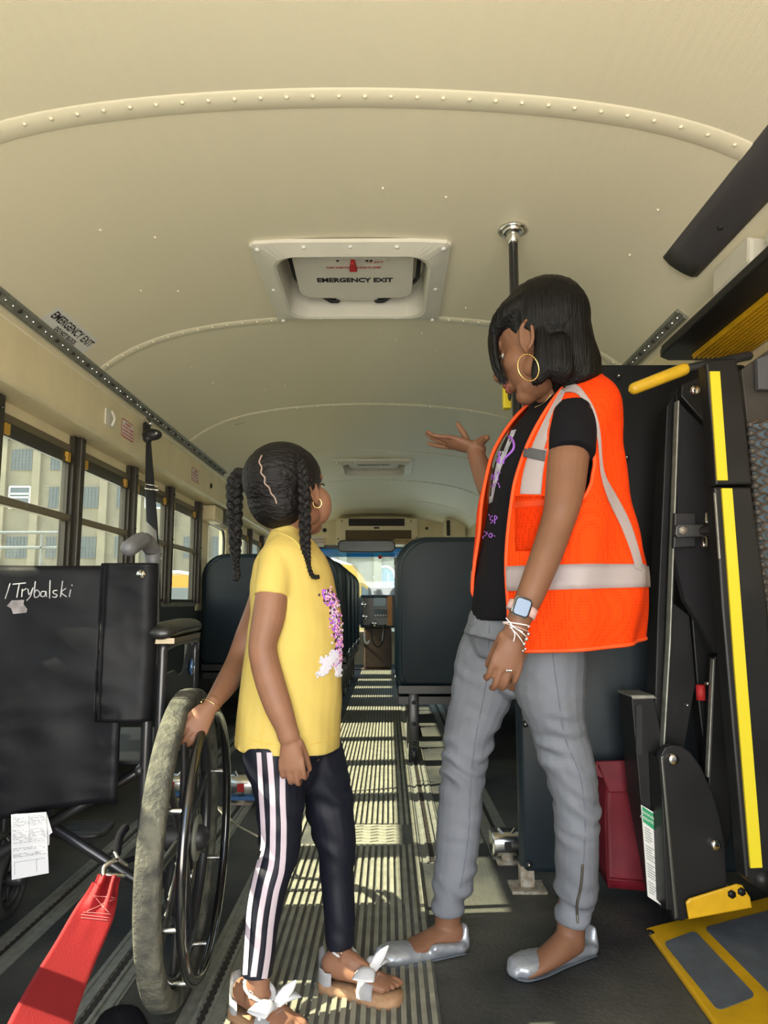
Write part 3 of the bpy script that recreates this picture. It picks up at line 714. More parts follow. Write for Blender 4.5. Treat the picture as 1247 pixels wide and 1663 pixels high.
def hdecal(x, y, w_, h_, label, words):
    # on the slanted left header (from (-1.225,1.772) to (-1.335,1.645))
    A, B = V((-1.243, 0, 1.77)), V((-1.243, 0, 1.56)); n = V((1, 0, 0))
    d = ray(x, y); t = (A-CAM).dot(n)/d.dot(n); c = CAM+d*t
    xd, yd = V((0, 1, 0)), (A-B).normalized(); n = -n if n.dot(d) > 0 else n
    b = NB(); prism(b, [c+xd*a+yd*e_+n*.0005 for a, e_ in rrect(w_, h_, .012, 3)], n*.001); o = one('warning_sticker', b, M['label_edge'], label, 'sticker')
    b = NB(); prism(b, [c+xd*a+yd*e_+n*.0012 for a, e_ in rrect(w_-.01, h_-.01, .008, 3)], n*.0008); obj('face', b, M['white'], o, False)
    for i, s_ in enumerate(words): text(s_, h_*.17, c+yd*(h_*(.28-.2*i))+n*.0026, xd, yd, M['redink'], o, 'lettering', fit=w_*(.5 if i == 0 else .8))
hdecal(207, 699, .16, .085, 'red-bordered warning sticker on left header, nearest the camera', ['WARNING', 'DO NOT STAND', 'IN AISLE WHEN', 'BUS IS MOVING'])
hdecal(317, 772, .17, .085, 'red-bordered warning sticker on left header, farther one past the belt', ['WARNING', 'EMERGENCY', 'WINDOW', 'LIFT TO OPEN'])
# clear plastic hook plate
A = V((-1.243, 0, 1.7)); d = ray(178, 680); n = V((1, 0, 0)); c = CAM+d*((A-CAM).dot(n)/d.dot(n))
b = NB(); prism(b, [c+V((0, 1, 0))*a+V((0, 0, 1))*e_ for a, e_ in rrect(.11, .075, .01, 3)], n*.006); tube(b, [c+n*.01+V((0, 0, .03)), c+n*.022, c+n*.012-V((0, 0, .03))], .006, seg=8, n=4)
one('plastic_hook', b, M['hatch'], 'clear plastic hook plate on the cream header left of the sticker', 'hook')
b = NB(); c = CAM+ray(342, 790)*1; 
d = ray(342, 789); c = CAM+d*((A-CAM).dot(n)/d.dot(n)); ell(b, c, (.012, .02, .02), seg=10); one('header_hole_plug', b, M['ink'], 'round black plug in the left header past the far sticker', 'plug', smooth=True)
b = NB(); c = W(384, 768, 5.6); ell(b, c, (.03, .03, .012), seg=12); one('warning_light', b, M['redink'], 'small round red light at the left ceiling edge beside the braid', 'light', smooth=True)
b = NB(); box(b, (-1.37, 5.25, 1.43), (-1.26, 5.52, 1.545), .015); one('speaker_box', b, M['cream'], 'cream box on the wall over the emergency window', 'box')
b = NB(); box(b, (-1.37, 5.53, 1.44), (-1.255, 5.9, 1.545), .015); one('black_speaker', b, mat('dark_box', (.05, .045, .04), .5), 'dark box under the header ahead of the fourth window', 'box')

# ------------------------------------------------------------------ bench seats
def bench(side, label, loc, rz=0):
    """origin: floor below back centre; +Y forward. side=+1: aisle on the left (-X)"""
    root = thing('bench_seat', loc, label, 'bench seat', 'high-back slate vinyl bench seats'); L = V(loc)
    wd = 1.0; sil = []
    for a, c in rrect(wd, .80, .17, 8): 
        if c < 0: a, c = (math.copysign(wd/2, a), -.40) if abs(c+.4) < .001 or True else (a, c)
        sil.append((a, c))
    s2 = []
    for q in sil:
        if not s2 or (abs(q[0]-s2[-1][0])+abs(q[1]-s2[-1][1])) > 1e-5: s2.append(q)
    s2 = [(a, c) for a, c in rrect(wd, .80, .17, 8) if c > 0]+[(-wd/2, -.33), (-wd/2+.03, -.39), (wd/2-.03, -.39), (wd/2, -.33)]
    lean = lambda z: -.06*(z-.4)
    b = NB(); P = [L+V((a, .0, .785+c)) for a, c in s2]; prism(b, P, (0, .115, 0), .035, 4)
    bmesh.ops.bisect_plane(b, geom=b.verts[:]+b.edges[:]+b.faces[:], plane_co=L+V((0, 0, .9)), plane_no=(0, 0, 1))
    for v in b.verts: v.co.y += lean(v.co.z)
    obj('backrest', b, M['vinyl_edge'], root, True)
    b = NB(); P = [L+V((a*.935, -.004, .78+c*.955)) for a, c in s2]; prism(b, P, (0, .03, 0), .008, 3)
    for v in b.verts: v.co.y += lean(v.co.z)
    obj('rear_panel', b, M['vinyl'], root, True)
    b = NB()                                   # pleated front face
    for k in range(7):
        x = -wd/2+.09+k*(wd-.18)/6; tube(b, [L+V((x, .115+lean(.5), .50)), L+V((x, .115+lean(1.1), 1.08))], .058, .02, seg=10, ref=(0, 1, 0))
    obj('pleats', b, M['vinyl_edge'], root, True)
    b = NB(); box(b, L+V((-wd/2+.01, .06, .34)), L+V((wd/2-.01, .50, .46)), .04); obj('cushion', b, M['vinyl_edge'], root, True)
    b = NB(); box(b, L+V((-wd/2+.02, .02, .30)), L+V((wd/2-.02, .48, .34))); box(b, L+V((-wd/2+.02, -.02, .36)), L+V((wd/2-.02, .03, .40))); obj('frame', b, M['black'], root, False)
    lx = -side*(wd/2-.10)
    for y in (.03, .42):
        b = NB(); box(b, L+V((lx-.028, y-.012, .0)), L+V((lx+.028, y+.012, .36)), .004)
        for z in (.10, .2, .31): ell(b, L+V((lx, y-.014, z)), .011, seg=8)
        ell(b, L+V((lx, y-.02, .045)), (.02, .02, .03), seg=10); obj('leg', b, M['black'], root)
    b = NB(); box(b, L+V((lx-.02, .03, .0)), L+V((lx+.02, .45, .03))); obj('foot_rail', b, M['alu'], root, False)
    b = NB()
    for k in range(3): box(b, L+V((-side*(wd/2-.01)-.012, .12+k*.05, .43)), L+V((-side*(wd/2-.01)+.012, .14+k*.05, .46)), .004)
    obj('belt_buckles', b, M['chrome'], root, False)
    return root
SR = bench(1, 'nearest right-hand slate bench seat, right behind the woman', (.535, 3.92, 0))
dup(SR, (.56, 4.66, 0), 'second right-hand bench seat, just ahead of the nearest one')
dup(SR, (.56, 5.40, 0), 'third right-hand bench seat, mostly hidden ahead of the second')
dup(SR, (.56, 6.14, 0), 'fourth right-hand bench seat up the aisle')
SLft = bench(-1, 'nearest left-hand slate bench seat, behind the girl', (-.84, 5.25, 0))
for i, nm_ in enumerate(('second', 'third', 'fourth', 'fifth')):
    dup(SLft, (-.82, 5.97+i*.72, 0), '%s left-hand bench seat counting forward from the girl' % nm_)

# ------------------------------------------------------------------ stanchion, barrier
px0 = W(835, 470, 2.16).x
st = thing('stanchion_pole', (px0, 2.16, .74), 'black vertical pole rising to a steel flange on the ceiling behind the woman', 'pole')
b = NB(); cyl(b, (px0, 2.16, .74), (px0, 2.16, cz(px0)), .0145, 16); obj('pole', b, M['black'], st)
b = NB(); zc_ = cz(px0); tube(b, [(px0, 2.16, zc_-.04), (px0, 2.16, zc_-.022)], .021, seg=20); tube(b, [(px0, 2.16, zc_-.012), (px0, 2.16, zc_-.004)], [.046, .044], seg=24, cap=False); tube(b, [(px0, 2.16, zc_-.024), (px0, 2.16, zc_-.01)], [.025, .042], seg=24, cap=False); obj('flange', b, M['chrome'], st)
b = NB(); box(b, (px0-.02, 2.145, .74), (px0+.05, 2.236, .77)); obj('bracket', b, M['rust'], st, False)
c = W(824, 641, 2.10); b = NB(); box(b, c+V((-.012, 0, -.04)), c+V((.012, .03, .04)), .004); o = one('belt_cutter', b, M['tape'], 'small yellow and black belt cutter on the pole near her chin', 'belt cutter')
b = NB(); ell(b, c+V((.006, -.002, 0)), (.006, .006, .02), seg=8); obj('grip', b, M['ink'], o)
YP = 2.24
bp = thing('crash_barrier', (.78, YP, 0), 'tall charcoal padded barrier panel behind the woman and the lift', 'barrier')
xl = W(841, 1200, YP).x; zt_ = W(1000, 591, YP).z; zb = W(860, 1420, YP).z; zm = W(1000, 1000, YP).z
b = NB(); box(b, (xl+.045, YP, zm+.004), (RW-.01, YP+.04, zt_), .012); obj('upper_panel', b, M['panel'], bp)
b = NB(); box(b, (xl, YP, zb), (RW-.01, YP+.05, zm-.003), .02); obj('lower_panel', b, M['vinyl'], bp)
for q in ((1004, 611), (1017, 743), (853, 1176), (859, 1404), (965, 640)):
    c = W(*q, YP-.004); b = NB(); ell(b, c, (.010, .006, .010), seg=10); bo = obj('button', b, M['ink'], bp); b = NB(); ell(b, c+V((0, -.005, 0)), .0045, seg=8); obj('stud', b, M['chrome'], bo)
for x in (xl+.02, .95):
    b = NB(); box(b, (x-.02, YP+.005, .0), (x+.02, YP+.045, zb+.02)); box(b, (x-.05, YP-.03, 0), (x+.05, YP+.06, .008)); obj('foot', b, M['rust'], bp, False)
# chrome tie-down retractors
def retractor(c, label, blue=False, s=1.0):
    c = V(c); r = thing('tie_down_retractor', c, label, 'tie-down retractor')
    b = NB(); P = [c+V((0, a*s, .055*s+e_*s)) for a, e_ in rrect(.10, .075, .03, 5)]; prism(b, [p+V((-.05*s, 0, 0)) for p in P], (.10*s, 0, 0), .008*s); obj('housing', b, M['chrome'], r)
    b = NB(); box(b, c+V((-.012*s, -.055*s, .045*s)), c+V((.01*s, -.046*s, .07*s))); obj('release_button', b, M['redink'] if blue else M['ink'], r, False)
    if blue: b = NB(); box(b, c+V((-.052*s, -.054*s, .018*s)), c+V((.052*s, .03*s, .03*s))); obj('base', b, M['blue'], r, False)
    b = NB(); cyl(b, c+V((0, -.03*s, 0)), c+V((0, -.03*s, .03*s)), .02*s, 12); box(b, c+V((-.035*s, -.06*s, 0)), c+V((.035*s, .04*s, .008*s))); obj('floor_fitting', b, M['rust'], r)
    b = NB(); tube(b, [c+V((-.025*s, -.02*s, .10*s)), c+V((-.01*s, -.03*s, .085*s)), c+V((.01*s, -.03*s, .085*s)), c+V((.025*s, -.02*s, .10*s))], .005*s, seg=8, n=3); obj('lever', b, M['chrome'], r)
retractor((.385, 2.50, 0), 'chrome tie-down retractor on the floor track beside the barrier foot')
g_ = WZ(384, 1302); retractor((-.61, g_.y, 0), 'chrome retractor with blue base on the floor left of the girl', True, 1.25)
g_ = WZ(262, 1300); retractor((-.92, g_.y+.05, 0), 'chrome tie-down retractor on the floor seen through the big wheel', True, 1.1)

# ------------------------------------------------------------------ right header pad, light housings
def along(px_, X, Z=None): pass
b = NB(); P = []
xa, xb = .845, .945; y1_, y2_ = 2.12, .9
g = []
for i, y in enumerate([y1_+(y2_-y1_)*k/16 for k in range(17)]):
    row = []
    for j in range(7):
        t = j/6; x = xa+(xb-xa)*t; th = .018*math.sin(math.pi*min(1, max(0, t)))**.5 if 0 < t < 1 else 0
        for yy in (1.32, 1.86): 
            if abs(y-yy) < .08: th *= .55+.45*min(1, ((y-yy)**2+(x-.9)**2)/.004)
        row.append(b.verts.new((x, y, cz(x)-.006-th)))
    g.append(row)
for i in range(16):
    for j in range(6): b.faces.new((g[i][j], g[i][j+1], g[i+1][j+1], g[i+1][j]))
r_ = bmesh.ops.extrude_face_region(b, geom=b.faces[:]); bmesh.ops.translate(b, verts=[v for v in r_['geom'] if isinstance(v, bmesh.types.BMVert)], vec=(0, 0, .005)); bmesh.ops.recalc_face_normals(b, faces=b.faces)
hp = one('header_pad', b, M['pad'], 'grey padded vinyl strip over the lift doorway at upper right', 'pad', smooth=True)
for y in (1.32, 1.86): b = NB(); ell(b, (.9, y, cz(.9)-.018), (.009, .009, .006), seg=10); obj('button', b, M['ink'], hp)
lh = thing('light_housing', (1.05, 2.0, 1.7), 'cream plastic light housing above the folded lift platform', 'housing')
b = NB(); prism(b, [(.945, 1.80, 1.785), (1.10, 1.80, 1.765), (1.10, 1.80, 1.68), (.975, 1.80, 1.66), (.94, 1.80, 1.72)], (0, .22, 0), .012); obj('end_cap', b, M['hatch'], lh, False)
b = NB(); prism(b, [(.965, 1.05, 1.765), (1.11, 1.05, 1.765), (1.11, 1.05, 1.70), (.99, 1.05, 1.70), (.965, 1.05, 1.75)], (0, .72, 0), .008); obj('long_cover', b, M['hatch'], lh, False)
b = NB(); prism(b, [(.955, 1.1, 1.80), (1.0, 1.1, 1.79), (1.0, 1.1, 1.765), (.955, 1.1, 1.765)], (0, .60, 0), .01); obj('amber_lens', b, M['amber'], lh, False)
# overhead folded lift platform part: black margin and yellow ribbed tread
fz = CH+.80
fp = thing('folded_platform', (1.0, 1.8, fz), 'overhead black and yellow ribbed edge of the folded wheelchair lift', 'lift platform')
b = NB(); prism(b, [(.885, 2.27, fz), (.895, 2.31, fz), (.93, 2.34, fz), (1.15, 2.34, fz), (1.15, .95, fz), (.885, .95, fz)], (0, 0, .03), .006); obj('platform_frame', b, M['lift'], fp, False)
b = NB(); box(b, (.985, .95, fz-.006), (1.148, 2.28, fz))
for k in range(11): box(b, (.988+k*.0148, .95, fz-.014), (.994+k*.0148, 2.28, fz-.005), .0015)
obj('ribbed_tread', b, M['yellow'], fp, False)

# ------------------------------------------------------------------ wheelchair lift
def slab(b, poly, Y, th, bev=.004): return prism(b, [W(x, y, Y) for x, y in poly], (0, th, 0), bev)
lf = thing('wheelchair_lift', (.95, 1.95, 0), 'black steel wheelchair lift folded upright with yellow edge tape, at right', 'wheelchair lift')
def LP(name, poly, Y, th, m, bev=.003, label=None): b = NB(); slab(b, poly, Y, th, bev); return obj(name, b, m, lf, False, label)
LP('pump_box', [(1025, 1130), (1062, 1130), (1100, 1330), (1108, 1480), (1072, 1474), (1040, 1300)], 1.99, .11, M['lift'])
LP('pump_box_lid', [(1024, 1129), (1062, 1129), (1068, 1135), (1028, 1136)], 1.985, .12, M['alu'])
b = NB(); P = [W(1038+a, 1185+c, 1.985) for a, c in rrect(10, 82, 4.9, 5)]; prism(b, P, (0, .006, 0)); obj('slot_recess', b, M['ink'], lf, False)
LP('rear_post', [(1083, 660), (1103, 628), (1108, 640), (1078, 1250), (1060, 1260), (1068, 1000)], 2.02, .07, M['lift'])
LP('parallel_arm', [(1108, 640), (1101, 760), (1095, 980), (1120, 1000), (1130, 1110), (1112, 1215), (1075, 1220), (1082, 1050), (1098, 640)], 2.0, .05, M['lift'])
LP('arm_edge_strip', [(1101, 650), (1104, 650), (1097, 850), (1090, 1050), (1080, 1215), (1077, 1215), (1087, 1040), (1094, 850)], 1.965, .03, M['alu'])
b = NB(); slab(b, [(1100, 650), (1158, 708), (1162, 830), (1168, 1000), (1180, 1065), (1160, 1060), (1140, 1020), (1112, 975), (1094, 900), (1100, 830)], 1.97, .03); obj('felt_guard', b, M['felt'], lf, False)
LP('top_bracket', [(1107, 625), (1135, 612), (1155, 640), (1160, 705), (1106, 643)], 1.95, .03, M['lift'])
LP('lower_arm', [(1122, 985), (1150, 1040), (1170, 1060), (1180, 1066), (1185, 1330), (1150, 1270), (1135, 1150)], 2.03, .05, M['lift'])
LP('second_arm', [(1160, 1066), (1184, 1066), (1188, 1350), (1172, 1400), (1150, 1290)], 1.955, .05, M['lift'])
LP('second_arm_strip', [(1158, 1070), (1161, 1070), (1152, 1265), (1149, 1262)], 1.95, .02, M['alu'])
tow = [(1072, 1228), (1080, 1214), (1092, 1210), (1108, 1212), (1122, 1222), (1140, 1248), (1158, 1290), (1170, 1330), (1178, 1370), (1180, 1430), (1180, 1462), (1108, 1496), (1094, 1495), (1092, 1460), (1080, 1300)]
LP('base_plate_tower', tow, 1.90, .03, M['lift'])
LP('tower_side', [(1072, 1232), (1082, 1240), (1096, 1480), (1082, 1478)], 1.905, .12, M['lift'])
LP('tower_edge', [(1073, 1230), (1078, 1226), (1102, 1490), (1096, 1494)], 1.892, .02, mat('worn_steel_edge', (.12, .12, .11), .35, metal=.7))
for q, Y, r in (((1092, 1233), 1.895, 9), ((1161, 1372), 1.895, 8), ((1128, 634), 1.945, 7.5), ((1202, 1390), 1.9, 4), ((1115, 1145), 1.96, 2.5), ((1148, 1110), 1.95, 3)):
    c = W(*q, Y); b = NB(); rr = r*mp(c); cyl(b, c+V((0, -.006, 0)), c+V((0, .01, 0)), rr, 20); ell(b, c+V((0, -.006, 0)), (rr*.9, .003, rr*.9), seg=14); obj('pivot_bolt', b, M['rust'] if r == 4 else M['chrome'], lf)
c = W(1137, 1112, 1.99); b = NB(); cyl(b, c, c+V((0, 0, -.04)), .012, 12); obj('red_light', b, M['redink'], lf, True, 'red lamp')
# latch block
LP('latch_backing', [(1096, 833), (1130, 833), (1130, 888), (1094, 890)], 1.955, .02, M['plastic'])
LP('latch_bracket', [(1098, 855), (1102, 851), (1143, 852), (1143, 871), (1102, 873), (1097, 868)], 1.935, .025, mat('grey_latch', (.07, .07, .068), .4, metal=.3))
b = NB(); c = W(1110, 861, 1.93); cyl(b, c, c+V((0, .02, 0)), .011, 6); obj('latch_bolt', b, M['rust'], lf)
b = NB(); tube(b, [W(1143, 862, 1.93), W(1156, 861, 1.9), W(1172, 862, 1.86)], [.013, .018, .02], seg=10); obj('latch_roller', b, M['plastic'], lf)
b = NB(); tube(b, [W(1147, 835, 1.95), W(1147, 848, 1.94)], .005, seg=8); obj('latch_pin', b, M['chrome'], lf); b = NB(); tube(b, [W(1143, 875, 1.95), W(1143, 885, 1.94)], .009, seg=8); obj('latch_spring', b, M['chrome'], lf)
# folded platform wings with yellow tape
LP('upper_wing', [(1146, 590), (1155, 583), (1196, 580), (1204, 620), (1222, 786), (1162, 788), (1156, 700)], 1.78, .05, M['lift'], .006)
LP('lower_wing', [(1159, 791), (1220, 791), (1247, 980), (1262, 1200), (1275, 1420), (1262, 1437), (1222, 1437), (1210, 1425), (1190, 1200), (1172, 990)], 1.76, .05, M['lift'], .006)
LP('upper_tape', [(1153, 603), (1169, 603), (1182, 780), (1165, 780)], 1.774, .006, M['tape'], 0, 'yellow reflective tape')
LP('lower_tape', [(1172, 793), (1189, 793), (1213, 1100), (1238, 1409), (1219, 1410), (1194, 1100)], 1.754, .006, M['tape'], 0, 'yellow reflective tape')
LP('wing_edge_bar', [(1160, 800), (1163, 800), (1171, 908), (1168, 908)], 1.752, .01, M['alu'])
LP('outer_frame', [(1204, 600), (1260, 560), (1300, 560), (1300, 1500), (1262, 1437), (1240, 1100), (1224, 790)], 1.87, .04, mat('lift_dark_brown', (.045, .038, .032), .6, var=.3))
LP('frame_plate', [(1230, 582), (1262, 570), (1262, 632), (1232, 632)], 1.84, .02, mat('faded_plate', (.08, .08, .09), .6))
b = NB(); slab(b, [(1215, 690), (1300, 680), (1300, 1250), (1256, 1250), (1238, 950)], 1.855, .006, 0); obj('blue_backing', b, mat('window_blue_grey', (.12, .17, .21), .5), lf, False)
b = NB()                                      # expanded metal mesh
for i in range(34):
    for j in range(5):
        x = 1216+j*17+(8 if i % 2 else 0)+i*.95; y = 690+i*15
        for dx, dy in ((17, 9), (17, -9)):
            A_, B_ = W(x, y, 1.835), W(x+dx, y+dy, 1.835); tube(b, [A_, B_], .0028, seg=5, cap=False)
obj('expanded_mesh', b, mat('rusty_mesh', (.10, .07, .05), .6, var=.4, vscale=40), lf, True)
b = NB(); P = [W(1217+i*1.25, 690+i*14.2, 1.80) for i in range(40)]
for p in P: ell(b, p, (.009, .012, .009), seg=8)
obj('weld_beads', b, mat('weld', (.07, .06, .05), .5), lf)
b = NB(); tube(b, [W(1196, 1185, 1.85), W(1192, 1260, 1.85), W(1196, 1300, 1.85)], .005, seg=8); tube(b, [W(1186, 1290, 1.84), W(1196, 1276, 1.84)], .0025, seg=6); obj('cable', b, M['plastic'], lf)
b = NB(); c = W(1243, 1432, 1.75); cyl(b, c, c+V((0, .06, 0)), .022, 16); obj('hinge', b, M['lift'], lf)
# placard
pl_ = [(1041, 1307), (1061, 1319), (1073, 1470), (1052, 1456)]
P = [W(*q, 1.972) for q in pl_]; b = NB(); prism(b, P, (0, .004, 0)); o = one('operation_placard', b, M['white'], 'narrow white placard with green heading on the lift side', 'placard')
def lerp4(u, v): return (P[0]*(1-u)+P[1]*u)*(1-v)+(P[3]*(1-u)+P[2]*u)*v
b = NB(); prism(b, [lerp4(u, v)+V((0, -.002, 0)) for u, v in ((.06, .01), (.94, .02), (.94, .20), (.06, .18))], (0, .002, 0)); obj('heading_band', b, M['green'], o, False)
xd = P[1]-P[0]; yd = P[0]-P[3]; yd = yd-xd*(yd.dot(xd)/xd.length_squared)
text('MANUAL', .009, lerp4(.5, .07)+V((0, -.003, 0)), xd, yd, M['white'], o); text('OPERATION', .009, lerp4(.5, .13)+V((0, -.003, 0)), xd, yd, M['white'], o)
b = NB(); random.seed(3)
for k in range(26):
    v = .23+k*.028; a = .12; c_ = random.uniform(.5, .85)
    if k % 7 == 6: continue
    quad(b, lerp4, a, v, c_, v+.009, .0006)
obj('small_print', b, mat('grey_print_ink', (.20, .20, .20), .7), o, False)
# grip handle
b = NB(); A_, B_, C_ = W(1030, 631, 1.95), W(1110, 600, 1.95), W(1215, 578, 1.95)
gh = thing('lift_handrail', B_, 'black handrail with a yellow rubber grip beside the barrier top', 'handrail')
tube(b, [A_, B_], [.0165, .0175], seg=18); ell(b, A_-(B_-A_).normalized()*.012, .006, seg=8); obj('grip', b, M['grip'], gh)
b = NB(); tube(b, [B_, C_], .013, seg=14); obj('rail', b, M['plastic'], gh)
# threshold plate on the floor, yellow with grey grit panels
tp = thing('bridge_plate', (.9, 1.7, 0), 'yellow steel threshold plate with grey grit panels on the floor', 'plate')
b = NB(); Q = [WZ(1042, 1517), WZ(1190, 1480), WZ(1300, 1455), WZ(1330, 1663), WZ(1165, 1680), WZ(1156, 1660)]
Q = [(.655, 1.965, 0), (1.14, 2.20, 0), (1.14, 1.1, 0), (.625, 1.1, 0)]
prism(b, Q, (0, 0, .014), .004); obj('plate', b, M['yellow'], tp, False)
b = NB(); F1 = [WZ(x, y, .05) for x, y in ((1117, 1468), (1121, 1461), (1196, 1437), (1207, 1437), (1216, 1452), (1219, 1462))]; F2 = [WZ(x, y, .0) for x, y in ((1219, 1468), (1120, 1494))]
c0 = W(1120, 1490, 2.0)
slab(b, [(1114, 1466), (1120, 1460), (1197, 1436), (1206, 1438), (1219, 1458), (1222, 1475), (1119, 1494)], 1.885, .008); obj('flange', b, M['yellow'], tp, False)
for q in ((1189, 1453), (1205, 1449)):
    c = W(*q, 1.88); b = NB(); cyl(b, c, c+V((0, .008, 0)), .010, 6); obj('bolt', b, M['lift'], tp)
c = WZ(1056, 1514, .014); b = NB(); ell(b, c, (.010, .010, .005), seg=10); obj('rivet', b, M['lift'], tp)
def gritpoly(px_, r_):
    P = [WZ(x, y, .0145) for x, y in px_]; out_ = []
    n_ = len(P)
    for i in range(n_):
        a, c, d = P[i-1], P[i], P[(i+1) % n_]; u = (a-c).normalized(); v_ = (d-c).normalized()
        for k in range(5):
            t = k/4; out_.append(c+u*r_*(1-t)**2+v_*r_*t**2)
    bb = NB(); prism(bb, out_, (0, 0, .0015)); return bb
obj('grit_panel', gritpoly([(1077, 1531), (1128, 1512), (1228, 1618), (1166, 1642)], .02), M['grit'], tp, False)
obj('grit_panel', gritpoly([(1143, 1507), (1260, 1476), (1420, 1600), (1262, 1626)], .02), M['grit'], tp, False)
# red bag
rbx = W(1010, 1448, 2.06); bg_ = thing('red_pouch', (rbx.x, 2.1, 0), 'red vinyl flap-top bag standing on the floor against the barrier', 'bag')
b = NB(); A_ = [(972, 1262), (985, 1445), (1052, 1450), (1060, 1262)]
P = [W(x, y, 2.16) for x, y in ((985, 1262), (986, 1441), (1060, 1448), (1056, 1262))]; P2 = [W(x, y, 2.23) for x, y in ((966, 1250), (972, 1415), (1050, 1425), (1048, 1250))]
vs = [b.verts.new(p) for p in P]; vt = [b.verts.new(p) for p in P2]; b.faces.new(vs); b.faces.new(vt[::-1])
for i in range(4): b.faces.new((vs[(i+1) % 4], vs[i], vt[i], vt[(i+1) % 4]))
bmesh.ops.recalc_face_normals(b, faces=b.faces); bmesh.ops.subdivide_edges(b, edges=b.edges[:], cuts=8, use_grid_fill=True)
for v in b.verts: v.co += V((noise.noise(v.co*9)*.006, noise.noise(v.co*7+V((3, 0, 0)))*.008, 0))
obj('body', b, M['redbag'], bg_)
b = NB(); slab(b, [(970, 1237), (1054, 1234), (1060, 1286), (989, 1288)], 2.145, .012); prism(b, [W(968, 1236, 2.15), W(1054, 1234, 2.15), W(1050, 1238, 2.23), W(966, 1240, 2.23)], (0, 0, -.012)); prism(b, [W(968, 1238, 2.15), W(966, 1258, 2.15), W(980, 1264, 2.15)], (0, .07, 0)); obj('flap', b, M['redbag'], bg_, False)
b = NB(); c = W(1029, 1436, 2.16); cyl(b, c, c+V((0, .01, 0)), .008, 12); obj('snap', b, mat('dull_red_snap', (.22, .06, .05), .4), bg_)
b = NB(); tube(b, [W(987, 1290, 2.152), W(989, 1440, 2.152)], .0025, seg=6); tube(b, [W(989, 1428, 2.150), W(1052, 1433, 2.150)], .0025, seg=6); obj('piping', b, M['redbag'], bg_)

# ------------------------------------------------------------------ shoulder belt hanging on the left
sb_ = thing('shoulder_belt', W(246, 705, 3.55), 'black shoulder belt hanging from the ceiling track at left', 'seat belt')
b = NB(); Pb = [W(x, y, Y) for x, y, Y in ((241, 712, 3.55), (243, 780, 3.5), (247, 860, 3.4), (250, 940, 3.3), (250, 1010, 3.25), (252, 1140, 3.2))]
tube(b, Pb, [.012, .022, .028, .030, .030, .030], .0025, seg=8, ref=(0, 1, 0), n=5); obj('webbing', b, mat('black_webbing', (.012, .012, .014), .7), sb_)
b = NB(); c = W(247, 706, 3.55); ell(b, c, (.05, .03, .03)); tube(b, [W(238, 690, 3.6), W(240, 712, 3.55)], [.018, .025], seg=10); obj('upper_guide', b, M['plastic'], sb_)
b = NB(); ell(b, c+V((.03, -.03, 0)), .008, seg=8); obj('bolt', b, M['chrome'], sb_)
b = NB(); tube(b, [W(235, 678, 3.62), W(244, 688, 3.58)], .012, seg=8); obj('hook', b, M['chrome'], sb_)
for (x0_, y0_, x1_, y1_) in ((236, 789, 257, 792), (239, 900, 262, 903)):
    b = NB(); r = [W(x0_, y0_-3, 3.42), W(x1_, y1_-3, 3.42), W(x1_, y1_+4, 3.4), W(x0_, y0_+4, 3.4)]; tube(b, r, .004, seg=6, closed=True); obj('slide_adjuster', b, M['chrome'], sb_)

# ================================================================== WHEELCHAIR
WO = V((-.765, 1.655, 0)); wa = math.radians(3.6)
ax_, fw_ = V((math.cos(wa), math.sin(wa), 0)), V((-math.sin(wa), math.cos(wa), 0))
def C(x, y, z): return WO+ax_*x+fw_*y+V((0, 0, z))
wc = thing('wheelchair', WO, 'black folding wheelchair with dusty grey tyres strapped down at left', 'wheelchair')
def ringpts(c, r, n=48, off=0): return [c+ax_*off+fw_*(r*math.cos(2*math.pi*i/n))+V((0, 0, r*math.sin(2*math.pi*i/n))) for i in range(n)]
def wheel(c, R, s, tyre, big=True):
    b = NB(); tube(b, ringpts(c, R-.018, 64), .020 if big else .014, .0235 if big else .02, seg=20, ref=ax_, closed=True, sq=.5 if big else 1)
    # for ref=axis: ra lies radial, rb along the axle
    wo = obj('wheel', b, tyre, wc)
    b = NB(); tube(b, ringpts(c, R-.047 if big else R-.035, 64), .012, .014, seg=8, ref=ax_, closed=True); obj('rim', b, M['black'], wo)
    b = NB(); tube(b, [c-ax_*.03, c+ax_*.03], .028 if big else .018, seg=16, ref=(0, 0, 1)); obj('hub', b, M['plastic'], wo)
    b = NB(); ell(b, c+ax_*.036*s, (.012, .02, .02), seg=12); obj('axle_cap', b, M['chrome'], wo)
    b = NB(); k = 9 if big else 7
    for i in range(k):
        a = 2*math.pi*i/k+.3; d = fw_*math.cos(a)+V((0, 0, math.sin(a))); tube(b, [c+d*.02, c+d*(R*.5), c+d*(R-.05 if big else R-.03)], [.016 if big else .009, .009 if big else .005, .012 if big else .006], .008 if big else .005, seg=8, ref=ax_)
    obj('spokes', b, M['plastic'], wo)
    return wo
R1 = .318
for s in (1, -1):
    c = C(.315*s, 0, R1); wo = wheel(c, R1, s, M['tyre'])
    b = NB(); tube(b, ringpts(c, .268, 64, .052*s), .0105, seg=12, ref=ax_, closed=True); pr = obj('push_rim', b, mat('gloss_black', (.008, .008, .009), .12, coat=1) if s == 1 else M['black'], wc)
    for i in range(8):
        a = 2*math.pi*i/8+.32; d = fw_*math.cos(a)+V((0, 0, math.sin(a))); b = NB(); tube(b, [c+d*.272, c+d*.269+ax_*.05*s], .0055, seg=8); obj('standoff', b, M['chrome'], wc)
b = NB(); bx_ = C(.315, 0, R1); tube(b, [bx_+ax_*.026, bx_+ax_*.032], .048, seg=24, ref=(0, 0, 1), cap=False); obj('hub_disc', b, mat('grey_disc', (.16, .16, .13), .5), wc)
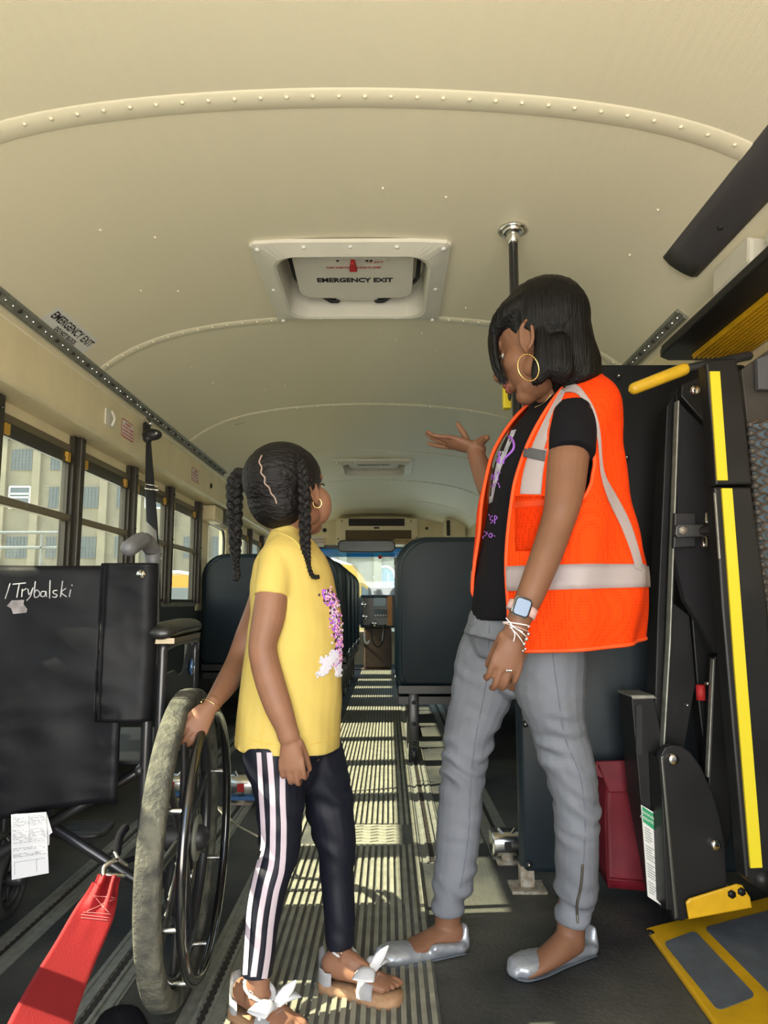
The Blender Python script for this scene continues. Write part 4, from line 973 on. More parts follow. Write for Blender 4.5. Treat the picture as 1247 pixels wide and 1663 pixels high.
for s in (1, -1):
    for nm_, pts, r, m in (('back_post', [C(.235*s, -.03, .12), C(.235*s, -.04, .90)], .0125, M['black']), ('seat_rail', [C(.225*s, -.04, .47), C(.225*s, .42, .49), C(.235*s, .50, .40), C(.235*s, .52, .18)], .012, M['black']), ('lower_rail', [C(.235*s, -.04, .22), C(.235*s, .40, .22)], .012, M['black']), ('front_post', [C(.235*s, .38, .20), C(.235*s, .38, .72)], .012, M['black']), ('arm_tube', [C(.262*s, -.03, .40), C(.262*s, -.03, .70), C(.262*s, .0, .735), C(.262*s, .30, .735), C(.262*s, .33, .70), C(.262*s, .33, .48)], .0115, M['black'])):
        b = NB(); tube(b, pts, r, seg=12, ref=(0, 1, 0) if nm_ != 'x' else (0, 0, 1), n=4); obj(nm_, b, m, wc)
    b = NB(); tube(b, [C(.262*s, -.06, .765), C(.262*s, -.03, .77), C(.262*s, .12, .773), C(.262*s, .25, .772), C(.262*s, .285, .768)], [.028, .036, .034, .03, .024], [.014, .018, .02, .019, .014], seg=18, ref=(0, 0, 1), n=3); obj('armrest_pad', b, mat('black_vinyl_pad', (.016, .016, .015), .3, bump=.1, bscale=60), wc)
    b = NB(); prism(b, [C(.262*s+a, c_, .742) for a, c_ in ((-.03, -.055), (.03, -.055), (.026, .26), (-.026, .26))], (0, 0, .012)); obj('armrest_plate', b, mt_rail, wc, False)
    pts = [C(.258*s, y, z) for y, z in ((-.02, .47), (-.02, .655), (.03, .672), (.09, .672), (.15, .655), (.19, .66), (.225, .70), (.26, .72), (.32, .72), (.32, .47))]
    b = NB(); prism(b, pts, ax_*.004, .001); sg = obj('skirt_guard', b, M['plastic'], wc, False)
    if s == 1:
        b = NB(); c = C(.266, .27, .665); tube(b, [c, c+ax_*.003], .021, seg=24, ref=(0, 0, 1), cap=False); lg = obj('round_badge', b, M['blue'], sg, True, 'round blue badge')
        b = NB(); tube(b, [c+ax_*.004+fw_*(.018*math.cos(t))+V((0, 0, .018*math.sin(t))) for t in [2*math.pi*i/24 for i in range(24)]], .0012, seg=5, closed=True); obj('badge_ring', b, M['chrome'], sg)
    # rubber grip handles
    hp_ = [C(.235*s, -.04, .80), C(.235*s, -.04, .925), C(.232*s, -.055, .955), C(.225*s, -.10, .965), C(.215*s, -.155, .945)]
    b = NB(); tube(b, hp_, [.0135, .017, .018, .019, .018], seg=14, n=4); obj('push_handle', b, M['handle_foam'], wc)
    # casters and footrests
    wheel(C(.225*s, .40, .10), .10, s, M['tyre_blk'], False)
    b = NB(); tube(b, [C(.225*s+.03, .40, .10), C(.225*s+.03, .40, .17), C(.235*s, .38, .22)], .010, seg=8); obj('caster_fork', b, M['black'], wc)
    b = NB(); tube(b, [C(.235*s, .42, .45), C(.225*s, .56, .38), C(.21*s, .66, .14)], .011, seg=10, n=3); obj('legrest_tube', b, M['black'], wc)
    b = NB(); fc = C(.13*s, .70, .13); prism(b, [fc+ax_*a+fw_*e_ for a, e_ in rrect(.16, .15, .04, 4)], (0, 0, .014), .004)
    for k in range(6): p = fc+fw_*(-.055+.022*k)+V((0, 0, .014)); tube(b, [p-ax_*.06, p+ax_*.06], .003, seg=5)
    obj('footplate', b, M['plastic'], wc)
b = NB(); tube(b, [C(-.235, .02, .20), C(.235, .06, .47)], .012, seg=10); obj('cross_brace', b, M['black'], wc)
b = NB(); tube(b, [C(.235, .04, .20), C(-.235, .08, .47)], .012, seg=10); obj('cross_brace', b, M['black'], wc)
b = NB(); prism(b, [C(-.22, -.0, .485), C(.22, -.0, .485), C(.22, .41, .49), C(-.22, .41, .49)], (0, 0, -.012), .003); obj('seat_sling', b, M['nylon'], wc, False)
# back upholstery with sagging cloth
def cloth(x0, x1, z0, z1, y, th, amp, nx=26, nz=40, fn=None):
    b = NB(); g = []
    for i in range(nz+1):
        row = []
        for j in range(nx+1):
            x = x0+(x1-x0)*j/nx; z = z0(x)+(z1(x)-z0(x))*i/nz
            yy = y + amp*noise.noise(V((x*9, z*5, 1.7)))+amp*.7*abs(noise.noise(V((x*5+z*14, z*9-x*6, 4))))+(fn(x, z) if fn else 0)
            row.append(b.verts.new(C(x, yy, z)))
        g.append(row)
    for i in range(nz):
        for j in range(nx): b.faces.new((g[i][j], g[i][j+1], g[i+1][j+1], g[i+1][j]))
    r_ = bmesh.ops.extrude_face_region(b, geom=b.faces[:]); bmesh.ops.translate(b, verts=[v for v in r_['geom'] if isinstance(v, bmesh.types.BMVert)], vec=fw_*th); bmesh.ops.recalc_face_normals(b, faces=b.faces)
    return b
b = cloth(-.25, .185, lambda x: .40+.02*math.sin(x*9)-.01, lambda x: .918-.006*math.sin((x+.25)*6), -.068, .012, .010, fn=lambda x, z: .012*(1 if z > .90 else 0)*(z-.9)/.02)
bu = obj('back_upholstery', b, M['nylon'], wc)
b = cloth(.135, .252, lambda x: .578, lambda x: .918, -.078, .010, .012, 16, 40, fn=lambda x, z: .02*max(0, (x-.225)/.03)**2)
fl = obj('side_flap', b, M['nylon'], wc)
b = NB()
for x in (.137, .146): tube(b, [C(x, -.083, .585), C(x, -.084, .75), C(x, -.082, .915)], .0022, seg=5, n=4)
obj('seam', b, M['tee_blk'], fl)
b = NB(); c = C(.222, -.082, .893); tube(b, [c, c-fw_*.004], .0095, seg=20, ref=(0, 0, 1), cap=False); ell(b, c-fw_*.006, (.004, .003, .004), seg=8); obj('grommet', b, M['chrome'], fl)
tb = bvh(bu)
def write(t, strokes, r, m, name, parent, off=.0012):
    b = NB()
    for s_ in strokes:
        P = [hit(t, x, y, off) for x, y in catmull([list(p) for p in s_], 4)]; P = [p for p in P if p]
        if len(P) > 1: tube(b, P, r, seg=5)
    return obj(name, b, m, parent)
wr = [[(17,948),(9,972)], [(22,949),(42,947)], [(32,949),(28,970)], [(37,957),(36,969)], [(37,960),(43,956)], [(46,957),(48,966),(53,957)], [(54,955),(50,968),(44,975)], [(58,945),(56,968),(62,969),(65,963),(60,958),(57,962)], [(74,961),(68,961),(67,968),(73,968),(75,960),(76,969)], [(82,943),(81,971)], [(93,959),(87,960),(88,964),(93,966),(91,970),(86,969)], [(102,944),(99,969)], [(107,956),(100,962),(108,969)], [(115,958),(113,969)], [(117,950),(117.4,951)]]
write(tb, wr, .0013, M['chalk'], 'handwriting', bu)
b = NB(); P = [hit(tb, x, y, .002) for x, y in ((12,984),(20,975),(40,974),(39,981),(45,989),(44,995),(22,997),(19,988))]; prism(b, P, -fw_*.0006); obj('old_tape', b, mat('grey_tape', (.22, .20, .20), .7, var=.3, vscale=60), bu, False)
# inspection sheet hanging below the back
P = [W(x, y, 1.55) for x, y in ((18, 1323), (75, 1319), (79, 1418), (19, 1429))]
pt = thing('paper_form', P[0], 'white printed form hanging below the wheelchair back', 'paper')
b = NB(); P2 = [W(x, y, 1.555) for x, y in ((24, 1322), (76, 1322), (85, 1352), (80, 1356), (80, 1372), (24, 1400))]; prism(b, P2, (0, .0008, 0)); obj('rear_sheet', b, M['paper'], pt, False)
b = NB(); prism(b, P, (0, .0012, 0)); obj('front_sheet', b, M['paper'], pt, False)
def q4(u, v): return (P[0]*(1-u)+P[1]*u)*(1-v)+(P[3]*(1-u)+P[2]*u)*v
b = NB(); random.seed(5)
for v0, v1, k in ((.04, .20, 6), (.25, .47, 8), (.53, .58, 2), (.62, .68, 3)):
    for i in range(k):
        v = v0+(v1-v0)*i/k; u = .05
        while u < .92:
            L_ = random.uniform(.05, .14)
            if random.random() < .8: quad(b, q4, u, v, min(.95, u+L_), v+.009, .0004)
            u += L_+.035
for pp, qq in (((.08, .74), (.95, .745)), ((.08, .74), (.09, .93)), ((.68, .74), (.69, .93)), ((.5, .03), (.51, .47))):
    quad(b, q4, pp[0], pp[1], qq[0], qq[1], .0004)
obj('printed_text', b, mat('faint_print', (.26, .26, .28), .7), pt, False)
# red strap with hook
rs = thing('red_strap', W(175, 1425, 1.5), 'red webbing strap hooked to the wheelchair and running to lower left', 'strap')
ce = [(178, 1421, 1.52, 19, 14), (172, 1437, 1.50, 20, 14), (163, 1462, 1.46, 25, 6), (150, 1490, 1.42, 30, 0), (120, 1550, 1.30, 34, 0), (90, 1610, 1.16, 40, 0), (60, 1680, 1.02, 47, 0), (30, 1760, .90, 52, 0)]
b = NB(); g = []
for x, y, Y, hw, fold in [tuple(k) for k in catmull([list(k) for k in ce], 6)]:
    row = []
    for j in range(13):
        u = -1+2*j/12; p = W(x+hw*u, y+hw*.42*u*(1 if y > 1440 else .2), Y+.0016*fold*math.cos(u*math.pi*2.3)); row.append(b.verts.new(p))
    g.append(row)
for i in range(len(g)-1):
    for j in range(12): b.faces.new((g[i][j], g[i][j+1], g[i+1][j+1], g[i+1][j]))
r_ = bmesh.ops.extrude_face_region(b, geom=b.faces[:]); bmesh.ops.translate(b, verts=[v for v in r_['geom'] if isinstance(v, bmesh.types.BMVert)], vec=(0, .002, -.001)); bmesh.ops.recalc_face_normals(b, faces=b.faces)
wb = obj('webbing', b, M['red'], rs); t = bvh(wb)
b = NB()
for pts in ([(152, 1455), (186, 1458)], [(153, 1456), (176, 1482)], [(185, 1460), (142, 1480)], [(136, 1482), (179, 1485)], [(132, 1491), (174, 1495)], [(132, 1486), (175, 1491)]):
    line_on(t, pts, .0008, .0008, b)
obj('stitching', b, mat('pale_red_thread', (.75, .22, .2), .7), rs)
b = NB(); tube(b, [W(168, 1420, 1.51), W(170, 1408, 1.52), W(180, 1400, 1.53), W(189, 1397, 1.54)], .005, seg=8, n=4); tube(b, [W(187, 1386, 1.55), W(192, 1395, 1.55), W(205, 1404, 1.56)], .005, seg=8, n=4); tube(b, [W(168, 1420, 1.512), W(200, 1422, 1.53)], .005, seg=8); obj('hook', b, M['chrome'], rs)
b = NB(); tube(b, [W(190, 1385, 1.56), W(194, 1360, 1.58), W(203, 1345, 1.6)], .009, seg=8, n=4); tube(b, [W(200, 1400, 1.56), W(230, 1390, 1.6)], .006, seg=8); obj('anchor_loop', b, M['tee_blk'], rs)
# loose strap by the far retractor
b = NB(); tube(b, [W(358, 1312, 2.35), W(372, 1330, 2.32), W(388, 1342, 2.3), W(418, 1358, 2.28)], [.028, .02, .014, .004], .003, seg=8, ref=(0, .5, 1), n=4); one('grey_strap_tail', b, mat('grey_strap', (.10, .10, .09), .8, col2=(.4, .38, .3), vscale=20), 'grey worn strap end lying on the floor left of the girl', 'strap', smooth=True)
b = NB(); tube(b, [WZ(165, 1675, .01), WZ(185, 1652, .014), WZ(205, 1650, .014), WZ(228, 1678, .01)], [.02, .03, .03, .02], .012, seg=12, ref=(0, 0, 1), n=4); one('black_cloth_bundle', b, M['tee_blk'], 'black cloth bundle on the floor under the near wheel', 'cloth', smooth=True)

# ================================================================== PEOPLE
def T(b, rows, seg=18, n=4, ref=(0, 1, 0), cap=True):
    """rows: (px, py, Y, half width in px, depth radius in m)"""
    pts = [W(r[0], r[1], r[2]) for r in rows]; tube(b, pts, [r[3]*mp(p) for r, p in zip(rows, pts)], [r[4] for r in rows], seg=seg, n=n, ref=ref, cap=cap); return b
def rotd(d, axis, deg): return Matrix.Rotation(math.radians(deg), 3, axis) @ d
def hand(b, wrist, dr, back, side, L, curl=(20, 30, 25), thumb=(1, .7, -.25), spread=4, curls=None, thl=.24, nails=None):
    dr = dr.normalized(); back = (back-dr*back.dot(dr)).normalized(); side = (side-dr*side.dot(dr)-back*side.dot(back)).normalized()
    kn = wrist+dr*.5*L
    tube(b, [wrist-dr*.1*L, wrist, wrist+dr*.25*L, kn-dr*.04*L], [.135*L, .135*L, .19*L, .205*L], [.11*L, .105*L, .10*L, .075*L], seg=16, ref=back, n=3)
    axis = dr.cross(-back).normalized(); tips = []
    for i in range(4):
        c_ = curls[i] if curls else curl
        d = rotd(dr, back, 0); d = (dr+side*math.tan(math.radians(spread*(1.5-i)))).normalized()
        p = kn+side*(.165-.112*i)*L-dr*(.05, .0, .01, .05)[i]*L+back*.012*L; ln = (.40, .44, .41, .33)[i]*L; r = (.047, .048, .046, .041)[i]*L
        P = [p-d*.12*L, p]; R = [r*.9, r*1.05]
        for s_, a in zip((.45, .30, .25), c_):
            d = rotd(d, axis, a); p = p+d*ln*s_; P.append(p); R.append(r*(.98 if s_ > .4 else .92 if s_ > .28 else .8))
        tube(b, P, R, seg=12, n=3, ref=back); tips.append((p, d, rotd(back, axis, sum(c_)), r))
    p = wrist+dr*.10*L+side*.13*L-back*.03*L; d = (dr*thumb[0]+side*thumb[1]+back*thumb[2]).normalized(); P = [p, p+d*thl*L]; d2 = (d+dr*.35).normalized(); P += [P[-1]+d2*.17*L, P[-1]+d2*.30*L]
    tube(b, P, [.075*L, .06*L, .055*L, .042*L], seg=12, n=3, ref=back); tips.append((P[-1], d2, back, .05*L))
    return tips
def nails(tips, L, parent, idx=range(5)):
    for i in idx:
        p, d, nb, r = tips[i]; n_ = (nb-d*nb.dot(d)).normalized(); b = NB(); rot = Matrix((d.cross(n_), d, n_)).transposed(); ell(b, p+d*r*.25+n_*r*.72, (r*.62, r*.85, r*.22), rot, seg=10); obj('fingernail', b, M['nail'], parent)
def capell(b, c, f, lf_, up, s, o, r):
    ell(b, c+(f*o[0]+lf_*o[1]+up*o[2])*s, tuple(k*s for k in r), Matrix((f, lf_, up)).transposed(), 32)
def skull(b, c, f, lf_, up, s, nose=1.0):
    """cranium, cheeks, jaw, brow, nose, lips, ears in the head frame"""
    rot = Matrix((f, lf_, up)).transposed(); q = lambda x, y, z: c+(f*x+lf_*y+up*z)*s
    ell(b, q(-.012, 0, .035), (.098*s, .077*s, .092*s), rot, 28)
    ell(b, q(.03, 0, -.03), (.062*s, .062*s, .080*s), rot, 24)
    for k in (-1, 1): ell(b, q(.045, k*.034, -.028), (.036*s, .030*s, .035*s), rot, 16); ell(b, q(.0, k*.050, -.062), (.04*s, .02*s, .028*s), rot, 16)
    ell(b, q(.062, 0, -.098), (.026*s, .028*s, .021*s), rot, 16); ell(b, q(.035, 0, -.085), (.045*s, .045*s, .03*s), rot, 16)
    ell(b, q(.072, 0, .028), (.022*s, .050*s, .018*s), rot, 16)
    tube(b, [q(.082, 0, .018), q(.097, 0, -.008), q(.110*nose, 0, -.026)], [.008*s, .011*s, .014*s], seg=10); 
    for k in (-1, 1): ell(b, q(.094, k*.013, -.032), (.012*s, .009*s, .008*s), rot, 10)
    for k in (-1, 1): ell(b, q(.0670, k*.030, .004), .0130*s, rot, 12)
    ell(b, q(.086, 0, -.062), (.014*s, .024*s, .014*s), rot, 14)
    for k in (-1, 1):
        E = [q(-.004+.016*math.sin(t)-.006*math.cos(t), k*(.077+.008*(1 if math.sin(t) < 0 else .2)), -.006+.031*math.cos(t)) for t in [math.pi*2*i/14-.3 for i in range(13)]]
        tube(b, E, .0048*s, seg=8); ell(b, q(.0, k*.074, -.010), (.014*s, .006*s, .024*s), rot, 12); ell(b, q(.008, k*.077, -.034), (.008*s, .006*s, .010*s), rot, 10)
    return q, rot
def features(q, rot, s, parent, m_lip, m_brow):
    for k in (-1, 1):
        b = NB(); ell(b, q(.0668, k*.030, .000), .0126*s, seg=14); e_ = obj('eye', b, M['eyewhite'], parent); b = NB(); ell(b, q(.0782, k*.0305, -.004), (.0020*s, .006*s, .006*s), rot, 10); obj('iris', b, M['iris'], e_)
        b = NB(); tube(b, [q(.083, k*.016, .026), q(.084, k*.030, .031), q(.074, k*.046, .026)], [.002*s, .003*s, .0015*s], seg=8, n=3); obj('eyebrow', b, m_brow, parent)
        b = NB(); tube(b, [q(.088, k*.018, .006), q(.091, k*.030, .010), q(.083, k*.043, .005)], .0018*s, seg=6, n=3); obj('eyelashes', b, M['ink'], parent)
    b = NB(); tube(b, [q(.088, -.024, -.060), q(.101, -.008, -.055), q(.101, .008, -.055), q(.088, .024, -.060)], [.003*s, .006*s, .006*s, .003*s], seg=8, n=3); tube(b, [q(.088, -.022, -.064), q(.100, 0, -.067), q(.088, .022, -.064)], [.003*s, .007*s, .003*s], seg=8, n=3); obj('lips', b, m_lip, parent)
def wrinkle(amp, fx, fz, seed, base=0):
    def f(co):
        return base+amp*noise.noise(V((co.x*fx+seed, co.y*fx, co.z*fz)))+amp*.5*noise.noise(V((co.x*fx*2.3+seed, co.y*fx*2, co.z*fz*2.6)))
    return f

# ------------------------------------------------------------------ WOMAN
wm = thing('person', (.30, 1.82, 0), 'woman in orange safety vest and grey jeans, right arm gesturing forward', 'person')
YT = 1.80
fT, nT = V((-.94, -.342, 0)), V((.342, -.94, 0))
b = NB()
# hidden torso, visible neck
T(b, [(855, 1060, 1.82, 70, .11), (862, 960, 1.80, 68, .12), (880, 820, 1.80, 66, .13), (905, 700, 1.80, 46, .11), (912, 665, 1.79, 34, .07), (905, 643, 1.78, 33, .052), (889, 622, 1.77, 32, .050), (878, 595, 1.76, 32, .052)], ref=(0, 1, 0))
hs = 1.10; hc = W(874, 560, 1.735)
hf = V((-.80, .52, -.30)).normalized(); hl = V((-.545, -.838, 0)).normalized(); hl = (hl-hf*hl.dot(hf)).normalized(); hu = hf.cross(hl).normalized()
if hu.z < 0: hu = -hu
q, hrot = skull(b, hc, hf, hl, hu, hs)
# legs and feet inside the jeans
T(b, [(800, 1060, 1.88, 34, .05), (768, 1179, 1.90, 30, .045), (752, 1247, 1.89, 26, .04), (740, 1399, 1.88, 24, .035), (729, 1470, 1.87, 22, .032), (727, 1500, 1.87, 21, .03), (728, 1525, 1.87, 22, .03)])
T(b, [(890, 1060, 1.76, 40, .05), (905, 1179, 1.77, 32, .045), (928, 1270, 1.78, 28, .04), (936, 1399, 1.79, 24, .035), (930, 1470, 1.80, 23, .032), (927, 1510, 1.80, 23, .03), (925, 1530, 1.80, 25, .03)])
T(b, [(735, 1515, 1.87, 24, .03), (700, 1528, 1.85, 17, .034), (665, 1543, 1.82, 12, .036), (640, 1556, 1.81, 8, .03)])
T(b, [(928, 1525, 1.80, 25, .03), (900, 1548, 1.775, 19, .034), (872, 1567, 1.755, 13, .034), (852, 1578, 1.745, 8, .03)])
# near (left) arm
arm = [(936, 680, 1.64, 30, .045), (924, 735, 1.61, 33, .045), (918, 790, 1.59, 32, .043), (912, 825, 1.575, 29, .040), (904, 852, 1.57, 27, .038), (890, 893, 1.555, 26, .037), (872, 939, 1.54, 24, .034), (860, 969, 1.53, 22.5, .030), (849, 991, 1.525, 21, .026), (841, 1012, 1.525, 19, .023), (836, 1028, 1.525, 19.5, .022)]
T(b, arm)
wv = W(837, 1026, 1.525); dv = (W(820, 1085, 1.53)-wv).normalized()
tipsL = hand(b, wv, dv, V((.05, -1, .1)), V((-1, 0, 0)), .162, curls=[(16, 42, 36), (12, 36, 34), (12, 38, 36), (18, 44, 36)], thumb=(1, .12, -.75), spread=.3, thl=.22)
# far (right) arm, forearm raised with open palm
T(b, [(880, 700, 1.97, 28, .045), (845, 780, 2.03, 26, .042), (815, 822, 2.06, 22, .038), (794, 790, 2.08, 20, .034), (778, 752, 2.09, 16, .026), (770, 728, 2.10, 13, .021)])
wv2 = W(771, 728, 2.10); 
tipsR = hand(b, wv2, V((-.92, .1, .28)), V((.1, -.35, -1)), V((.25, 1, .2)), .165, curls=[(-6, 8, 8), (2, 14, 12), (-4, 12, 14), (-20, 4, 8)], thumb=(.5, -.2, -.8), spread=6)
T(b, [(776, 722, 2.09, 9, .012), (786, 713, 2.06, 7, .011), (791, 711, 2.04, 5, .009)])
wbody = fuse('body', b, .0032, M['skin_w'], wm, 5)
features(q, hrot, hs, wm, M['lip'], M['hair'])
# hair
b = NB()
capell(b, hc, hf, hl, hu, hs, (-.030, 0, .048), (.106, .086, .098))
T(b, [(880, 462, 1.74, 14, .03), (880, 466, 1.74, 32, .055), (882, 476, 1.74, 45, .078), (885, 490, 1.74, 52, .092), (888, 506, 1.74, 57, .100), (892, 522, 1.74, 58, .100)], seg=30, ref=(0, 1, 0))
T(b, [(905, 498, 1.745, 42, .09), (912, 530, 1.745, 42, .108), (916, 560, 1.745, 45, .108), (920, 585, 1.745, 50, .108), (924, 603, 1.745, 52, .104), (928, 612, 1.745, 44, .10)], seg=30)
# layer falling behind the ear down to the collar
T(b, [(880, 520, 1.665, 14, .02), (880, 560, 1.655, 13, .018), (880, 590, 1.655, 16, .018), (874, 612, 1.66, 14, .014), (866, 622, 1.665, 6, .007)], ref=(0, 1, 0))
T(b, [(905, 560, 1.66, 24, .03), (908, 600, 1.655, 24, .024), (905, 616, 1.66, 14, .01)])
T(b, [(950, 575, 1.73, 18, .05), (962, 596, 1.73, 14, .045), (969, 608, 1.73, 7, .03)])
# fringe sweeping forward and down across the face
T(b, [(868, 482, 1.68, 18, .03), (838, 502, 1.69, 20, .03), (816, 522, 1.72, 19, .03), (802, 546, 1.75, 10, .035), (802, 575, 1.75, 7.5, .03), (808, 600, 1.75, 6, .025), (816, 619, 1.75, 3.2, .014)], n=5)
T(b, [(872, 478, 1.80, 20, .04), (835, 500, 1.82, 20, .03), (808, 530, 1.84, 14, .03), (806, 560, 1.84, 9, .02)], n=5)
def hairdisp(co): return .0016*noise.noise(V((co.x*95, co.y*95, co.z*7)))+.0022*noise.noise(V((co.x*30, co.y*30, co.z*4)))
hr = fuse('hair', b, .004, M['hair'], wm, 6, hairdisp)
b = NB(); random.seed(11)                      # wispy ends
for i in range(60):
    if i < 36:
        x = random.uniform(868, 972); yb = 612+min(14, max(-2, (905-x)*.25))+random.uniform(-4, 6); Y = random.uniform(1.66, 1.8); T(b, [(x-random.uniform(2, 8), yb-40, Y, 2.2, .003), (x, yb-12, Y-.004, 1.6, .002), (x+random.uniform(-3, 7), yb+3, Y-.006, .5, .0008)], seg=5, n=2)
    else:
        x = random.uniform(796, 808); T(b, [(x, 540, 1.735, 1.6, .002), (x+2, 580, 1.735, 1.4, .002), (x+10, 608, 1.735, .9, .001), (x+random.uniform(12, 18), 624, 1.735, .4, .0006)], seg=5, n=3)
obj('loose_strands', b, M['hair'], hr)
# earring, necklace
er = W(858, 597, 1.625); b = NB(); tube(b, [er+V((.029*math.cos(t)*.92, .012*math.cos(t), .0315*math.sin(t))) for t in [2*math.pi*i/30+1.2 for i in range(30)]], .0017, seg=6, closed=True)
for i in range(30): t = 2*math.pi*i/30+1.2; ell(b, er+V((.029*math.cos(t)*.92, .012*math.cos(t), .0315*math.sin(t))), .0021, seg=6)
obj('hoop_earring', b, M['gold'], wm, True, 'thin beaded gold hoop earring')

# t-shirt
def ring(xc, y, a, bb, k=28, Y=YT):
    c = W(xc, y, Y); return [c+fT*(a*math.cos(t))+nT*(bb*math.sin(t)) for t in [2*math.pi*i/k for i in range(k)]]
def ringloft(rows, n=4, k=28):
    b = NB(); R = [ring(*r, k=k) for r in [tuple(z) for z in catmull([list(r) for r in rows], n)]]; g = [[b.verts.new(p) for p in r] for r in R]
    for i in range(len(g)-1):
        for j in range(k): b.faces.new((g[i][j], g[i][(j+1) % k], g[i+1][(j+1) % k], g[i+1][j]))
    b.faces.new(g[0]); b.faces.new(g[-1]); bmesh.ops.recalc_face_normals(b, faces=b.faces); return b
b = ringloft([(855, 1007, .128, .155), (860, 960, .130, .16), (870, 900, .125, .16), (882, 820, .128, .17), (890, 760, .125, .175), (900, 715, .112, .18), (910, 685, .095, .175), (915, 664, .078, .15), (908, 648, .062, .10), (904, 640, .056, .075)])
T(b, [(930, 672, 1.66, 34, .05), (930, 700, 1.625, 36, .055), (928, 738, 1.60, 37, .058)], cap=False)
T(b, [(885, 680, 1.96, 34, .05), (860, 740, 2.02, 36, .055)], cap=False)
ts = fuse('t_shirt', b, .006, M['tee_blk'], wm, 5, wrinkle(.007, 7, 5, 2))
tT = bvh(ts)
b = NB(); line_on(tT, [(870, 662), (884, 655), (897, 640), (906, 628)], .0012, .002, b); 
obj('neck_chain', b, M['gold'], wm)
# printed marks on the shirt
b = patch(tT, [(800, 700), (792, 740), (790, 790), (792, 820)], [(842, 690), (822, 740), (808, 780), (800, 815)], 14, 5, .0012); obj('grey_print', b, M['grey_print'], ts)
st_ = [[(805, 752), (803, 720), (812, 705), (830, 690), (838, 680)], [(812, 752), (812, 715), (820, 700)], [(820, 705), (833, 715), (834, 730), (820, 745), (818, 752)], [(809, 750), (808, 730), (818, 708)], [(795, 772), (795, 780)], [(799, 779), (799, 768), (804, 779), (804, 768)], [(808, 768), (813, 768)], [(810, 764), (809, 780)], [(794, 788), (804, 790)], [(796, 793), (808, 784), (812, 792)], [(794, 835), (796, 838)], [(800, 838), (796, 843), (801, 846), (797, 850)], [(804, 850), (804, 838), (808, 841), (804, 845)], [(785, 862), (785, 874)], [(785, 863), (792, 866), (785, 872)], [(797, 866), (794, 870), (798, 873), (800, 868), (797, 866)], [(803, 870), (804, 871)]]
write(tT, st_[:4], .0034, M['purple'], 'purple_swirl', ts); write(tT, st_[4:], .0014, M['purple'], 'purple_lettering', ts)

# jeans
b = NB()
T(b, [(862, 985, 1.83, 78, .125), (856, 1006, 1.83, 91, .138), (852, 1030, 1.83, 95, .146), (848, 1050, 1.83, 98, .148)], cap=False)
T(b, [(846, 1045, 1.83, 84, .11), (842, 1080, 1.83, 70, .09), (836, 1098, 1.83, 40, .06)])
T(b, [(808, 1036, 1.88, 46, .075), (796, 1060, 1.885, 53, .085), (785, 1120, 1.90, 51, .082), (765, 1179, 1.90, 42, .074), (752, 1247, 1.90, 37, .066), (746, 1319, 1.89, 36, .062), (740, 1399, 1.88, 34, .058), (733, 1440, 1.875, 33, .054), (729, 1456, 1.87, 26, .042), (728, 1468, 1.87, 29, .046), (728, 1480, 1.87, 28, .044)], cap=False)
T(b, [(893, 1036, 1.785, 46, .075), (894, 1060, 1.765, 56, .09), (893, 1120, 1.76, 57, .09), (905, 1179, 1.77, 45, .078), (921, 1239, 1.775, 42, .072), (935, 1299, 1.78, 37, .066), (937, 1399, 1.79, 34, .06), (935, 1452, 1.80, 33, .056), (931, 1470, 1.80, 25, .042), (930, 1484, 1.80, 28, .047), (929, 1498, 1.80, 26, .044)], cap=False)
def jd(co):
    z = co.z; k = math.exp(-((z-.42)/.10)**2)+.6*math.exp(-((z-.14)/.06)**2)+.35
    f = .0055*k*math.sin(co.z*120+5*noise.noise(co*9)+co.x*30)*(.35+1.3*noise.noise(V((co.x*12, co.y*12, co.z*16))))
    c = .003*math.sin(math.atan2(co.y-1.8, co.x-.3)*40+co.x*900)*(1 if z < .075 else 0)
    return f+c+.003*noise.noise(co*12)
jn = fuse('jeans', b, .0045, M['jeans'], wm, 4, jd)
tJ = bvh(jn)
for nm_, pts, r in (('far_seam', [(795, 1015), (789, 1110), (772, 1200), (764, 1280), (760, 1360), (748, 1440)], .0012), ('near_seam', [(897, 1060), (905, 1120), (918, 1200), (942, 1260), (950, 1330), (948, 1400)], .0012), ('pocket_seam', [(757, 1012), (768, 1016), (778, 1006)], .001)):
    b = line_on(tJ, pts, r, .0004); obj(nm_, b, M['seam'], jn)
b = line_on(tJ, [(946, 1405), (943, 1440), (937, 1470), (938, 1497)], .0032, .001); obj('ankle_zip', b, M['zip'], jn)
# silver flats
def flat(heel, toe, label):
    heel, toe = V(heel), V(toe); d = (toe-heel); L = d.length; d.normalize(); s_ = V((-d.y, d.x, 0)); up = V((0, 0, 1))
    b = NB(); P = [heel+d*.02+up*.018, heel+d*L*.25+up*.017, heel+d*L*.5+up*.018, heel+d*L*.72+up*.022, heel+d*L*.9+up*.021, heel+d*(L-.012)+up*.016]
    tube(b, P, [.027, .029, .033, .041, .036, .022], [.018, .017, .018, .022, .021, .014], seg=18, ref=up, n=4)
    tube(b, [heel+d*.016+up*.02, heel+d*.010+up*.056], [.024, .016], [.018, .007], seg=14, ref=d); tube(b, [heel+d*.03+s_*.024+up*.02, heel+d*.10+s_*.028+up*.030], .012, seg=8); tube(b, [heel+d*.03-s_*.024+up*.02, heel+d*.10-s_*.028+up*.030], .012, seg=8)
    o = fuse('flat_shoe', b, .004, M['flat'], wm, 5, wrinkle(.0012, 60, 60, 1))
    b = NB(); tube(b, [p.copy()*1 - up*(p.z-.005) for p in P], [.028, .030, .034, .041, .036, .022], .004, seg=14, ref=up, n=4); obj('sole', b, M['grit'], o)
    return o
flat(WZ(760, 1543), WZ(607, 1572), ''); flat(WZ(966, 1545), WZ(828, 1592), '')

